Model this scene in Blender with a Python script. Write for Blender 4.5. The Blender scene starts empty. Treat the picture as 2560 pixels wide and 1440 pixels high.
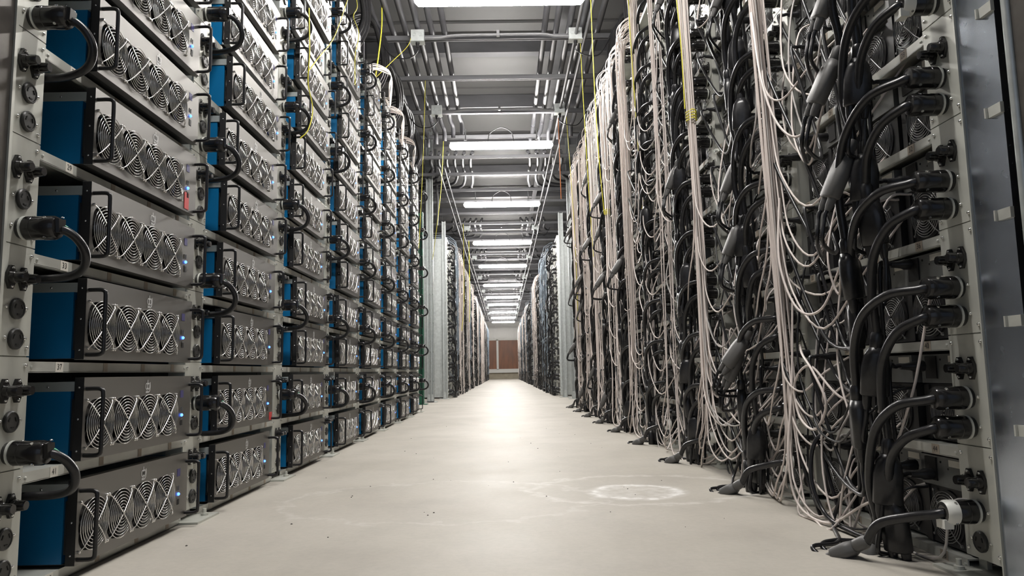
import bpy, math, random
import numpy as np
from mathutils import Matrix, Vector

# ------------------------------------------------------------------ camera, world, exposure
SC = bpy.context.scene
H = 0.415                                   # eye height above the floor
F_PX, YAW, PITCH, ROLL = 1840.0, 0.0130, 0.1131, -0.0192
fw = Vector((math.sin(YAW) * math.cos(PITCH), math.cos(YAW) * math.cos(PITCH), math.sin(PITCH)))
rt = Vector((math.cos(YAW), -math.sin(YAW), 0.0))
up = rt.cross(fw)
R_ = rt * math.cos(ROLL) + up * math.sin(ROLL)
U_ = up * math.cos(ROLL) - rt * math.sin(ROLL)
camd = bpy.data.cameras.new('camera')
camd.sensor_width = 36.0
camd.lens = F_PX / 2560.0 * 36.0
camd.clip_start = 0.05
camd.clip_end = 200.0
cam = bpy.data.objects.new('camera', camd)
cam.matrix_world = Matrix(((R_.x, U_.x, -fw.x, 0), (R_.y, U_.y, -fw.y, 0), (R_.z, U_.z, -fw.z, H), (0, 0, 0, 1)))
SC.collection.objects.link(cam)
SC.camera = cam

world = bpy.data.worlds.new('world')
SC.world = world
world.use_nodes = True
world.node_tree.nodes['Background'].inputs[0].default_value = (0.62, 0.72, 0.90, 1)
world.node_tree.nodes['Background'].inputs[1].default_value = 0.45

SC.view_settings.view_transform = 'Standard'
SC.view_settings.look = 'None'
SC.view_settings.exposure = 0.0
SC.view_settings.gamma = 1.0
SC.view_settings.use_curve_mapping = False
SC.cycles.max_bounces = 7
SC.cycles.diffuse_bounces = 4
SC.cycles.glossy_bounces = 4
SC.cycles.transmission_bounces = 2
SC.cycles.sample_clamp_indirect = 6.0
SC.cycles.caustics_reflective = False
SC.cycles.caustics_refractive = False
LAMP_POWER = 195.0                           # radiance of the lamp diffusers

# ------------------------------------------------------------------ helpers
COL = SC.collection
rng = random.Random(11)
PI = math.pi


def mat(name, color=(0.8, 0.8, 0.8), rough=0.5, metal=0.0, spec=0.5, emit=None, estr=0.0, noise=None, bump=None, coat=0.0):
    m = bpy.data.materials.new(name)
    m.use_nodes = True
    nt = m.node_tree
    b = nt.nodes['Principled BSDF']
    b.inputs['Base Color'].default_value = (*color, 1)
    b.inputs['Roughness'].default_value = rough
    b.inputs['Metallic'].default_value = metal
    b.inputs['Specular IOR Level'].default_value = spec
    b.inputs['Coat Weight'].default_value = coat
    if emit:
        b.inputs['Emission Color'].default_value = (*emit, 1)
        b.inputs['Emission Strength'].default_value = estr
    if noise:                                # (scale, dark factor, light factor, rough spread, stretch)
        sc, lo, hi, rs, stretch = noise
        tc = nt.nodes.new('ShaderNodeTexCoord')
        mp = nt.nodes.new('ShaderNodeMapping')
        mp.inputs['Scale'].default_value = stretch
        nz = nt.nodes.new('ShaderNodeTexNoise')
        nz.inputs['Scale'].default_value = sc
        nz.inputs['Detail'].default_value = 5
        nt.links.new(tc.outputs['Object'], mp.inputs[0])
        nt.links.new(mp.outputs[0], nz.inputs['Vector'])
        rp = nt.nodes.new('ShaderNodeValToRGB')
        rp.color_ramp.elements[0].position = 0.3
        rp.color_ramp.elements[1].position = 0.72
        rp.color_ramp.elements[0].color = (*[c * lo for c in color], 1)
        rp.color_ramp.elements[1].color = (*[min(1, c * hi) for c in color], 1)
        nt.links.new(nz.outputs['Fac'], rp.inputs[0])
        nt.links.new(rp.outputs[0], b.inputs['Base Color'])
        mr = nt.nodes.new('ShaderNodeMapRange')
        mr.inputs['To Min'].default_value = max(0.05, rough - rs)
        mr.inputs['To Max'].default_value = rough + rs
        nt.links.new(nz.outputs['Fac'], mr.inputs['Value'])
        nt.links.new(mr.outputs[0], b.inputs['Roughness'])
    if bump:
        tc = nt.nodes.new('ShaderNodeTexCoord')
        nz = nt.nodes.new('ShaderNodeTexNoise')
        nz.inputs['Scale'].default_value = bump[0]
        bp = nt.nodes.new('ShaderNodeBump')
        bp.inputs['Strength'].default_value = bump[1]
        bp.inputs['Distance'].default_value = 0.002
        nt.links.new(tc.outputs['Object'], nz.inputs['Vector'])
        nt.links.new(nz.outputs['Fac'], bp.inputs['Height'])
        nt.links.new(bp.outputs[0], b.inputs['Normal'])
    return m


M = {
    'galv': mat('galvanised_steel', (0.54, 0.545, 0.495), 0.42, 0.25, noise=(14, 0.86, 1.12, 0.08, (1, 1, 0.35))),
    'galvshelf': mat('galvanised_shelf_steel', (0.58, 0.585, 0.54), 0.40, 0.3, noise=(18, 0.8, 1.12, 0.08, (1, 0.5, 1))),
    'sheet': mat('zinc_sheet', (0.55, 0.58, 0.57), 0.40, 0.6, noise=(30, 0.86, 1.1, 0.08, (1, 1, 1))),
    'mirrorsheet': mat('smooth_zinc_sheet', (0.52, 0.57, 0.65), 0.26, 1.0, noise=(40, 0.93, 1.05, 0.04, (1, 1, 1))),
    'darksheet': mat('dull_dark_sheet', (0.13, 0.12, 0.11), 0.38, 0.75, noise=(30, 0.85, 1.15, 0.06, (1, 1, 1))),
    'strut': mat('strut_steel', (0.20, 0.20, 0.21), 0.42, 0.6, noise=(8, 0.85, 1.1, 0.08, (0.3, 1, 1))),
    'emt': mat('conduit_zinc', (0.15, 0.15, 0.155), 0.55, 0.3),
    'bezelside': mat('black_flange_paint', (0.012, 0.012, 0.013), 0.5),
    'blue': mat('blue_case_paint', (0.004, 0.155, 0.37), 0.36, 0.1, 0.5, noise=(6, 0.9, 1.08, 0.04, (1, 1, 1))),
    'lid': mat('case_lid_zinc', (0.42, 0.46, 0.46), 0.4, 0.3),
    'chrome': mat('bright_wire', (0.80, 0.79, 0.77), 0.22, 0.95),
    'darkwire': mat('grey_wire', (0.36, 0.36, 0.36), 0.3, 0.9),
    'screw': mat('screw_zinc', (0.75, 0.75, 0.73), 0.22, 0.95),
    'fan': mat('fan_plastic', (0.022, 0.022, 0.024), 0.38),
    'black': mat('black_plastic', (0.014, 0.014, 0.015), 0.3, 0, 0.5),
    'gloss': mat('glossy_black_plug', (0.012, 0.0115, 0.0115), 0.18, 0, 0.6),
    'rubber': mat('black_rubber', (0.013, 0.013, 0.0145), 0.31, 0, 0.5, noise=(90, 0.8, 1.5, 0.05, (1, 1, 1))),
    'greyrubber': mat('grey_rubber', (0.10, 0.098, 0.095), 0.5),  # paler grey than the other rubber, for some splitter blocks
    'socket': mat('socket_face', (0.03, 0.03, 0.029), 0.4),
    'slot': mat('socket_slot', (0.003, 0.003, 0.003), 0.6),
    'ring': mat('pale_gasket', (0.62, 0.63, 0.58), 0.45),
    'white': mat('white_plastic', (0.75, 0.75, 0.70), 0.4),
    'tag': mat('paper_tag', (0.72, 0.69, 0.62), 0.7),
    'kraft': mat('kraft_tag', (0.42, 0.36, 0.29), 0.7),
    'ink': mat('tag_ink', (0.03, 0.03, 0.03), 0.6),
    'logo': mat('logo_print', (0.62, 0.62, 0.62), 0.4),
    'led': mat('blue_led', (0.1, 0.2, 1.0), 0.4, emit=(0.06, 0.18, 1.0), estr=5.0),
    'violet': mat('violet_print', (0.05, 0.045, 0.16), 0.5),
    'red': mat('red_tape', (0.55, 0.03, 0.03), 0.5),
    'cat': mat('pale_cable', (0.76, 0.68, 0.635), 0.42, noise=(2.0, 0.93, 1.05, 0.03, (1, 1, 1))),
    'cat2': mat('grey_cable', (0.46, 0.43, 0.41), 0.42),
    'catblue': mat('blue_cable', (0.30, 0.36, 0.42), 0.42),
    'yellow': mat('yellow_cord', (0.68, 0.62, 0.05), 0.5),
    'orange': mat('orange_cord', (0.70, 0.20, 0.04), 0.5),
    'greenwire': mat('green_wire', (0.02, 0.33, 0.15), 0.35),
    'psu': mat('psu_grey', (0.20, 0.205, 0.20), 0.45, 0.5, noise=(20, 0.85, 1.1, 0.05, (1, 1, 1))),
    'unit': mat('unit_black', (0.02, 0.02, 0.021), 0.42),
    'green': mat('green_paint', (0.012, 0.10, 0.055), 0.5),
    'conduit': mat('dark_conduit', (0.075, 0.075, 0.082), 0.45, 0.1),
    'lamphousing': mat('lamp_housing', (0.30, 0.30, 0.30), 0.5),
    'diffuser': mat('lamp_diffuser', (0.9, 0.9, 0.9), 0.5, emit=(1.0, 0.965, 0.925), estr=LAMP_POWER),
    'wallmetal': mat('white_wall_metal', (0.70, 0.69, 0.66), 0.5, 0.1, noise=(2, 0.94, 1.04, 0.04, (1, 1, 1))),
    'wallgrey': mat('grey_wall_metal', (0.12, 0.12, 0.125), 0.6),
    'rust': mat('brown_door', (0.20, 0.075, 0.032), 0.5, noise=(2.5, 0.7, 1.25, 0.08, (2, 1, 0.4))),
    'frame': mat('pale_frame', (0.68, 0.67, 0.63), 0.5),
    'base': mat('concrete_base', (0.38, 0.34, 0.26), 0.8, noise=(4, 0.85, 1.1, 0.05, (1, 1, 1))),
    'dirt': mat('dirt_speck', (0.05, 0.045, 0.04), 0.9),
}


def satin(name, dif, glo, rough, fac):
    """painted metal with a soft sheen"""
    m = bpy.data.materials.new(name)
    m.use_nodes = True
    nt = m.node_tree
    nt.nodes.remove(nt.nodes['Principled BSDF'])
    d = nt.nodes.new('ShaderNodeBsdfDiffuse')
    d.inputs['Color'].default_value = (*dif, 1)
    g = nt.nodes.new('ShaderNodeBsdfAnisotropic')
    g.distribution = 'BECKMANN'
    g.inputs['Color'].default_value = (*glo, 1)
    tc = nt.nodes.new('ShaderNodeTexCoord')
    nz = nt.nodes.new('ShaderNodeTexNoise')
    nz.inputs['Scale'].default_value = 40
    mr = nt.nodes.new('ShaderNodeMapRange')
    mr.inputs['To Min'].default_value = rough - 0.04
    mr.inputs['To Max'].default_value = rough + 0.04
    nt.links.new(tc.outputs['Object'], nz.inputs['Vector'])
    nt.links.new(nz.outputs['Fac'], mr.inputs['Value'])
    nt.links.new(mr.outputs[0], g.inputs['Roughness'])
    x = nt.nodes.new('ShaderNodeMixShader')
    x.inputs[0].default_value = fac
    nt.links.new(d.outputs[0], x.inputs[1])
    nt.links.new(g.outputs[0], x.inputs[2])
    nt.links.new(x.outputs[0], nt.nodes['Material Output'].inputs['Surface'])
    return m


M['bezel'] = satin('satin_dark_bezel', (0.03, 0.029, 0.027), (0.38, 0.372, 0.36), 0.55, 0.8)


class MB:
    """Collects shapes; points are (out, along, up): out = towards the aisle, x = -s*out."""

    def __init__(self, s=-1):
        self.v, self.f, self.m, self.sm, self.s, self.n = [], [], [], [], s, 0

    def add(self, verts, faces, m=0, smooth=False):
        self.v.extend(verts)
        n = self.n
        self.f.extend([tuple(i + n for i in fc) for fc in faces])
        self.m.extend([m] * len(faces))
        self.sm.extend([smooth] * len(faces))
        self.n += len(verts)

    def box(self, a, b, m=0):
        x0, y0, z0 = [min(p, q) for p, q in zip(a, b)]
        x1, y1, z1 = [max(p, q) for p, q in zip(a, b)]
        self.add([(x0, y0, z0), (x1, y0, z0), (x1, y1, z0), (x0, y1, z0), (x0, y0, z1), (x1, y0, z1), (x1, y1, z1), (x0, y1, z1)],
                 [(3, 2, 1, 0), (4, 5, 6, 7), (0, 1, 5, 4), (1, 2, 6, 5), (2, 3, 7, 6), (3, 0, 4, 7)], m)

    def obox(self, c, ax, ay, az, hx, hy, hz, m=0, taper=1.0):
        """oriented box; the +az end is scaled by taper"""
        c, ax, ay, az = [np.array(q, float) for q in (c, ax, ay, az)]
        vs = []
        for sz in (-1, 1):
            t = taper if sz > 0 else 1.0
            for sx, sy in ((-1, -1), (1, -1), (1, 1), (-1, 1)):
                vs.append(tuple(c + ax * hx * sx * t + ay * hy * sy * t + az * hz * sz))
        self.add(vs, [(3, 2, 1, 0), (4, 5, 6, 7), (0, 1, 5, 4), (1, 2, 6, 5), (2, 3, 7, 6), (3, 0, 4, 7)], m)

    def rings(self, pts, radii, n=8, m=0, caps=True, smooth=True, squash=None):
        """sweep a circle along pts"""
        P = np.array(pts, float)
        k = len(P)
        T = np.gradient(P, axis=0)
        T /= np.maximum(np.linalg.norm(T, axis=1), 1e-9)[:, None]
        ref = np.array([0.0, 0.0, 1.0]) if abs(T[0][2]) < 0.9 else np.array([1.0, 0, 0])
        a = np.cross(T[0], ref)
        a /= np.linalg.norm(a)
        ang = np.linspace(0, 2 * PI, n, endpoint=False)
        ca, sa = np.cos(ang), np.sin(ang)
        vs = []
        for i in range(k):
            a = a - T[i] * np.dot(a, T[i])
            a /= max(np.linalg.norm(a), 1e-9)
            b = np.cross(T[i], a)
            r = radii[i] if hasattr(radii, '__len__') else radii
            q = squash[i] if squash is not None else 1.0
            ring = P[i] + r * (ca[:, None] * a * q + sa[:, None] * b)
            vs.extend(map(tuple, ring))
        fs = []
        for i in range(k - 1):
            for j in range(n):
                j2 = (j + 1) % n
                fs.append((i * n + j, i * n + j2, (i + 1) * n + j2, (i + 1) * n + j))
        self.add(vs, fs, m, smooth)
        if caps:
            self.add(vs[:n], [tuple(range(n))[::-1]], m)
            self.add(vs[-n:], [tuple(range(n))], m)

    def cyl(self, p0, p1, r0, r1=None, n=12, m=0, smooth=True):
        r1 = r0 if r1 is None else r1
        self.rings([p0, p1], [r0, r1], n, m, True, smooth)

    def tube(self, ctrl, r, n=6, seg=6, m=0, caps=True):
        self.rings(spline(ctrl, seg), r, n, m, caps)

    def lathe(self, p0, axis, prof, n=16, m=0, smooth=True):
        """prof: (distance along axis, radius)"""
        p0, axis = np.array(p0, float), np.array(axis, float)
        axis /= np.linalg.norm(axis)
        ref = np.array([0, 0, 1.0]) if abs(axis[2]) < 0.9 else np.array([0, 1.0, 0])
        a = np.cross(axis, ref)
        a /= np.linalg.norm(a)
        b = np.cross(axis, a)
        vs, fs = [], []
        pr, cut = [prof[0]], set()
        for i in range(1, len(prof) - 1):    # split the ring at a sharp corner so that it shades crisply
            a0 = math.atan2(prof[i][1] - prof[i - 1][1], prof[i][0] - prof[i - 1][0])
            a1 = math.atan2(prof[i + 1][1] - prof[i][1], prof[i + 1][0] - prof[i][0])
            pr.append(prof[i])
            if abs((a1 - a0 + PI) % (2 * PI) - PI) > 0.6:
                cut.add(len(pr) - 1)
                pr.append(prof[i])
        pr.append(prof[-1])
        for d, r in pr:
            for j in range(n):
                t = 2 * PI * j / n
                vs.append(tuple(p0 + axis * d + a * r * math.cos(t) + b * r * math.sin(t)))
        for i in range(len(pr) - 1):
            if i in cut:
                continue
            for j in range(n):
                j2 = (j + 1) % n
                fs.append((i * n + j, i * n + j2, (i + 1) * n + j2, (i + 1) * n + j))
        self.add(vs, fs, m, smooth)
        self.add(vs[:n], [tuple(range(n))[::-1]], m)
        self.add(vs[-n:], [tuple(range(n))], m)

    def torus(self, c, R, r, n=28, k=5, m=0, dome=0.0):
        """ring in the (along, up) plane"""
        vs, fs = [], []
        for i in range(n):
            t = 2 * PI * i / n
            for j in range(k):
                u = 2 * PI * j / k
                rr = R + r * math.cos(u)
                vs.append((c[0] + r * math.sin(u), c[1] + rr * math.cos(t), c[2] + rr * math.sin(t)))
        for i in range(n):
            for j in range(k):
                i2, j2 = (i + 1) % n, (j + 1) % k
                fs.append((i * k + j, i2 * k + j, i2 * k + j2, i * k + j2))
        self.add(vs, fs, m, True)

    def screw(self, p, r=0.004, h=0.003, m=0, axis=(1, 0, 0)):
        self.lathe(p, axis, [(0, r), (h * 0.6, r * 0.9), (h, r * 0.45)], 7, m)

    def mesh(self, name, mats):
        me = bpy.data.meshes.new(name)
        if self.s == -1:
            vv = self.v
            ff = self.f
        else:
            vv = [(-p[0], p[1], p[2]) for p in self.v]
            ff = [f[::-1] for f in self.f]
        me.from_pydata(vv, [], ff)
        for mm in (mats if isinstance(mats, (list, tuple)) else [mats]):
            me.materials.append(M[mm] if isinstance(mm, str) else mm)
        me.polygons.foreach_set('material_index', self.m)
        me.polygons.foreach_set('use_smooth', self.sm)
        me.update()
        return me

    def build(self, name, mats, parent=None, label=None):
        return put(name, self.mesh(name, mats), parent, label)


def spline(ctrl, seg=6):
    """Catmull-Rom through the control points"""
    P = [np.array(p, float) for p in ctrl]
    if len(P) < 3:
        return P
    P = [2 * P[0] - P[1]] + P + [2 * P[-1] - P[-2]]
    out = []
    for i in range(1, len(P) - 2):
        p0, p1, p2, p3 = P[i - 1:i + 3]
        for j in range(seg):
            t = j / seg
            out.append(0.5 * ((2 * p1) + (-p0 + p2) * t + (2 * p0 - 5 * p1 + 4 * p2 - p3) * t * t + (-p0 + 3 * p1 - 3 * p2 + p3) * t ** 3))
    out.append(P[-2])
    return out


def put(name, me, parent=None, label=None, loc=None):
    o = bpy.data.objects.new(name, me)
    COL.objects.link(o)
    if parent is not None:
        o.parent = parent
        KIDS.setdefault(parent, []).append(o)
    if label:
        o['label'] = label
    if loc:
        o.location = loc
    return o


KIDS = {}


def tag(o, label, cat, group=None, kind=None):
    o['label'] = label
    o['category'] = cat
    if group:
        o['group'] = group
    if kind:
        o['kind'] = kind
    return o


def thing(name, loc, label=None, cat=None, group=None):
    o = bpy.data.objects.new(name, None)
    o.empty_display_size = 0.05
    COL.objects.link(o)
    o.location = loc
    if label:
        tag(o, label, cat, group)
    return o


def copy_tree(o, parent=None):
    c = o.copy()
    COL.objects.link(c)
    if parent is not None:
        c.parent = parent
        KIDS.setdefault(parent, []).append(c)
    for ch in list(KIDS.get(o, [])):
        copy_tree(ch, c)
    return c


def struct(name, mb, mats):
    o = mb.build(name, mats)
    o['kind'] = 'structure'
    return o


ORD = ['first', 'second', 'third', 'fourth', 'fifth', 'sixth', 'seventh', 'eighth', 'ninth', 'tenth', 'eleventh', 'twelfth', 'thirteenth',
       'fourteenth', 'fifteenth', 'sixteenth', 'seventeenth', 'eighteenth', 'nineteenth', 'twentieth']


def ordn(i):                                 # 1-based
    if i <= 20:
        return ORD[i - 1]
    t = {2: 'twenty', 3: 'thirty', 4: 'forty'}[i // 10]
    return {2: 'twentieth', 3: 'thirtieth', 4: 'fortieth'}[i // 10] if i % 10 == 0 else t + '-' + ORD[i % 10 - 1]


TEXTS = {}


def text_mesh(txt, size):
    key = (txt, size)
    if key not in TEXTS:
        cu = bpy.data.curves.new('tag_text', 'FONT')
        cu.body = txt
        cu.size = size
        cu.align_x = 'CENTER'
        cu.align_y = 'CENTER'
        ob = bpy.data.objects.new('tag_text', cu)
        COL.objects.link(ob)
        dg = bpy.context.evaluated_depsgraph_get()
        me = bpy.data.meshes.new_from_object(ob.evaluated_get(dg))
        bpy.data.objects.remove(ob)
        bpy.data.curves.remove(cu)
        TEXTS[key] = me
    return TEXTS[key]


# ------------------------------------------------------------------ layout (metres; heights relative to the eye, H added on placing)
XP = 0.933                                   # aisle face of the rack posts
PITCH_Y = 0.83                               # bay pitch along the aisle
POST_W = 0.115
NB = 8                                       # bays in the near blocks
ROWS = list(range(-2, 10))
SIDE = {-1: dict(p0=1.463, L0=0.038, r=0.2142), 1: dict(p0=1.535, L0=0.049, r=0.2225)}


def level(s, k):
    return SIDE[s]['L0'] + SIDE[s]['r'] * k


END_Y = 43.6
LAMP_Y = [1.6, 5.0, 8.43, 11.5, 15.02, 18.4, 22.5, 26.2, 29.1, 32.9, 36.2, 39.4]
LAMP_Z = 2.64

# ------------------------------------------------------------------ the setting
fm = bpy.data.materials.new('concrete_floor')
fm.use_nodes = True
nt = fm.node_tree
N, Lk = nt.nodes, nt.links
B = N['Principled BSDF']
tc = N.new('ShaderNodeTexCoord')


def noise(scale, detail=6, rough=0.55, stretch=None):
    n_ = N.new('ShaderNodeTexNoise')
    n_.inputs['Scale'].default_value = scale
    n_.inputs['Detail'].default_value = detail
    n_.inputs['Roughness'].default_value = rough
    if stretch:
        mp_ = N.new('ShaderNodeMapping')
        mp_.inputs['Scale'].default_value = stretch
        Lk.new(tc.outputs['Object'], mp_.inputs[0])
        Lk.new(mp_.outputs[0], n_.inputs['Vector'])
    else:
        Lk.new(tc.outputs['Object'], n_.inputs['Vector'])
    return n_


def ramp(src, stops):
    r_ = N.new('ShaderNodeValToRGB')
    while len(r_.color_ramp.elements) < len(stops):
        r_.color_ramp.elements.new(0.5)
    for e_, (p_, c_) in zip(r_.color_ramp.elements, stops):
        e_.position = p_
        e_.color = (*c_, 1) if len(c_) == 3 else c_
    Lk.new(src, r_.inputs[0])
    return r_


def mix(fac, a, b, mode='MIX', f=None):
    x = N.new('ShaderNodeMix')
    x.data_type = 'RGBA'
    x.blend_type = mode
    if fac is not None:
        Lk.new(fac, x.inputs['Factor'])
    else:
        x.inputs['Factor'].default_value = f
    for src, key in ((a, 'A'), (b, 'B')):
        sock = [i for i in x.inputs if i.name == key and i.type == 'RGBA'][0]
        if isinstance(src, tuple):
            sock.default_value = (*src, 1)
        else:
            Lk.new(src, sock)
    return [o for o in x.outputs if o.type == 'RGBA'][0]


n1 = noise(1.3, 8, 0.6)
base = ramp(n1.outputs['Fac'], [(0.25, (0.385, 0.358, 0.312)), (0.5, (0.447, 0.420, 0.370)), (0.75, (0.50, 0.472, 0.422))])
n2 = noise(5, 8, 0.65, (1.0, 0.6, 1))
blot = ramp(n2.outputs['Fac'], [(0.30, (0.80, 0.80, 0.80)), (0.55, (1, 1, 1))])
c1 = mix(None, base.outputs[0], blot.outputs[0], 'MULTIPLY', 0.55)
n3 = noise(60, 4, 0.7)
fine = ramp(n3.outputs['Fac'], [(0.3, (0.88, 0.88, 0.88)), (0.6, (1, 1, 1))])
c2 = mix(None, c1, fine.outputs[0], 'MULTIPLY', 0.5)


def stain(cx, cy, rx, ry, stops, amount, wob):
    mp = N.new('ShaderNodeMapping')
    mp.inputs['Location'].default_value = (-cx / rx, -cy / ry, 0)
    mp.inputs['Scale'].default_value = (1 / rx, 1 / ry, 0)
    Lk.new(tc.outputs['Object'], mp.inputs[0])
    nz = noise(9, 4)
    ad = N.new('ShaderNodeVectorMath')
    ad.operation = 'MULTIPLY_ADD'
    Lk.new(nz.outputs['Color'], ad.inputs[0])
    ad.inputs[1].default_value = (wob, wob, 0)
    Lk.new(mp.outputs[0], ad.inputs[2])
    ln = N.new('ShaderNodeVectorMath')
    ln.operation = 'LENGTH'
    Lk.new(ad.outputs[0], ln.inputs[0])
    rp = ramp(ln.outputs['Value'], stops)
    nb = noise(25, 3)
    rb = ramp(nb.outputs['Fac'], [(0.35, (0.25, 0.25, 0.25)), (0.6, (1, 1, 1))])
    ml = N.new('ShaderNodeMath')
    ml.operation = 'MULTIPLY'
    Lk.new(rp.outputs[0], ml.inputs[0])
    Lk.new(rb.outputs[0], ml.inputs[1])
    ml2 = N.new('ShaderNodeMath')
    ml2.operation = 'MULTIPLY'
    ml2.inputs[1].default_value = amount
    Lk.new(ml.outputs[0], ml2.inputs[0])
    return ml2.outputs[0]


K0, K1 = (0, 0, 0), (1, 1, 1)
s1 = stain(0.475, 2.60, 0.18, 0.18, [(0.0, (0.25,) * 3), (0.62, (0.35,) * 3), (0.80, K1), (0.90, (0.3,) * 3), (1.0, K0)], 0.95, 0.35)
c3 = mix(s1, c2, (0.80, 0.79, 0.77))
s2 = stain(0.58, 2.72, 0.45, 0.36, [(0.0, K0), (0.80, K0), (0.88, K1), (0.95, K0), (1.0, K0)], 0.40, 0.45)
c4 = mix(s2, c3, (0.75, 0.74, 0.71))
s3 = stain(-0.05, 2.62, 0.55, 0.42, [(0.0, K0), (0.88, K0), (0.93, K1), (0.98, K0), (1.0, K0)], 0.25, 0.6)
c5 = mix(s3, c4, (0.72, 0.71, 0.68))
Lk.new(c5, B.inputs['Base Color'])
rr = N.new('ShaderNodeMapRange')
B.inputs['Specular IOR Level'].default_value = 0.09
rr.inputs['To Min'].default_value = 0.44
rr.inputs['To Max'].default_value = 0.66
Lk.new(n2.outputs['Fac'], rr.inputs['Value'])
Lk.new(rr.outputs[0], B.inputs['Roughness'])
bp = N.new('ShaderNodeBump')
bp.inputs['Strength'].default_value = 0.12
bp.inputs['Distance'].default_value = 0.004
Lk.new(n2.outputs['Fac'], bp.inputs['Height'])
Lk.new(bp.outputs[0], B.inputs['Normal'])
M['floor'] = fm

b = MB()
b.box((-4.0, -4.0, -0.2), (4.0, END_Y + 0.3, 0.0))
struct('floor', b, 'floor')

cm = mat('ceiling_sheet', (0.175, 0.172, 0.172), 0.55, 0.15, noise=(1.5, 0.9, 1.06, 0.05, (1, 0.4, 1)))
M['ceiling'] = cm
CZ = 3.62 + H
b = MB()
b.box((-4.0, -4.0, CZ + 0.06), (4.0, END_Y + 0.3, CZ + 0.2))
y = -3.4
while y < END_Y:                             # sheet laps
    b.box((-4.0, y, CZ + 0.035), (4.0, y + 0.9, CZ + 0.061))
    y += 1.8
struct('ceiling', b, 'ceiling')
for nm, x in (('wall_left', -4.0), ('wall_right', 4.0)):
    b = MB()
    b.box((x - 0.1, -4.0, 0), (x + 0.1, END_Y + 0.3, CZ + 0.2))
    struct(nm, b, 'wallgrey')
# end wall: corrugated pale sheet on a concrete base
b = MB()
b.box((-4.0, END_Y, 0), (4.0, END_Y + 0.2, CZ + 0.2))
x = -3.9
while x < 3.9:
    b.box((x, END_Y - 0.06, 2.42), (x + 0.09, END_Y, CZ))
    x += 0.30
struct('wall_end', b, 'wallmetal')
b = MB()
b.box((-2.2, END_Y - 0.10, 0.0), (2.2, END_Y, 0.36))
struct('baseboard_end', b, 'base')
# purlins: long ribs under the ceiling
PX = [-1.55, -0.05, 1.15]
y = 1.0
i = 0
while y < END_Y - 0.5:
    b = MB()
    b.box((-4.0, y, CZ - 0.14), (4.0, y + 0.07, CZ + 0.03))
    b.box((-4.0, y + 0.07, CZ - 0.14), (4.0, y + 0.12, CZ - 0.13))
    i += 1
    struct('trim_%d' % i, b, 'strut')
    y += 0.96 * 1.75
b = MB()
b.box((0.62, -4.0, CZ - 0.17), (0.70, END_Y, CZ - 0.14))
struct('trim_%d' % (i + 1), b, 'strut')

# end door: brown boards in a pale frame
d = thing('door_1', (0, END_Y - 0.02, 0), 'wide brown sliding door in a pale frame at the far end of the aisle', 'door')
d['kind'] = 'structure'
for x0, x1 in ((-1.7, -0.42), (-0.30, 1.35)):
    b = MB()
    b.box((x0, -0.05, 0.58), (x1, 0.0, 2.26))
    b.box((x0 + 0.3, -0.056, 0.6), (x0 + 0.315, -0.05, 1.9))
    b.box((x1 - 0.5, -0.056, 0.6), (x1 - 0.485, -0.05, 1.95))
    b.build('door_leaf', 'rust', d)
b = MB()
b.box((-0.42, -0.07, 0.55), (-0.30, 0.0, 2.3))
b.box((-1.8, -0.07, 2.26), (1.45, 0.0, 2.40))
b.box((-1.8, -0.07, 0.38), (1.45, 0.0, 0.58))
b.build('door_frame', 'frame', d)
b = MB()
b.box((-1.8, -0.2, 0.36), (1.45, -0.0, 0.40))
b.build('door_sill', 'frame', d)


# ------------------------------------------------------------------ lamps
def make_lamp():
    t = thing('ceiling_lamp', (0, 0, 0))
    b = MB()
    b.box((-0.60, -0.035, 0.018), (0.60, 0.035, 0.05))
    for sx in (-1, 1):
        b.cyl((sx * 0.60, 0, 0.015), (sx * 0.612, 0, 0.015), 0.026, 0.022, 10)
    b.build('housing', 'lamphousing', t)
    b = MB()
    prof = [(-0.050, 0.02), (-0.046, -0.010), (-0.026, -0.028), (0.026, -0.028), (0.046, -0.010), (0.050, 0.02)]
    vs = []
    for xx, q in ((-0.605, 0.55), (-0.58, 1.0), (0.58, 1.0), (0.605, 0.55)):
        vs += [(xx, p[0] * q, 0.02 - (0.02 - p[1]) * q) for p in prof]
    n = len(prof)
    fs = [(i * n + j, i * n + j + 1, (i + 1) * n + j + 1, (i + 1) * n + j) for i in range(3) for j in range(n - 1)]
    fs += [tuple(range(n)), tuple(range(3 * n, 4 * n))[::-1]]
    b.add(vs, fs, 0, True)
    b.build('diffuser', 'diffuser', t)
    for sx in (-0.42, 0.42):
        b = MB()
        b.box((sx - 0.018, -0.03, 0.05), (sx + 0.018, 0.03, 0.075))
        b.cyl((sx, 0, 0.07), (sx, 0, 0.215), 0.006, n=6)
        b.build('hanger', 'emt', t)
    b = MB()
    b.tube([(-0.16, 0.0, 0.05), (-0.13, 0.0, 0.16), (0.0, 0.0, 0.23), (0.12, 0.0, 0.17), (0.15, 0.0, 0.05)], 0.006, 6, 5)
    b.build('feed_whip', 'emt', t)
    return t


def where(i, n, what='camera'):
    return 'nearest to the %s' % what if i == 0 else 'the %s from the %s' % (ordn(i + 1), what)


lamp0 = make_lamp()
for i, y in enumerate(LAMP_Y):
    t = lamp0 if i == 0 else copy_tree(lamp0)
    t.location = (0.015, y, LAMP_Z + H)
    vis = [q for q in LAMP_Y if q > 3]
    if y > 3:
        j = vis.index(y)
        lb = 'long glowing tube lamp ' + ('cut by the top edge of the view' if j == 0 else 'hung across the aisle, %s below the top one' % ordn(j))
    else:
        lb = 'tube lamp overhead ' + 'out of view over the first rack bay'
    tag(t, lb, 'lamp', 'tube lamps above the aisle')

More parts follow.
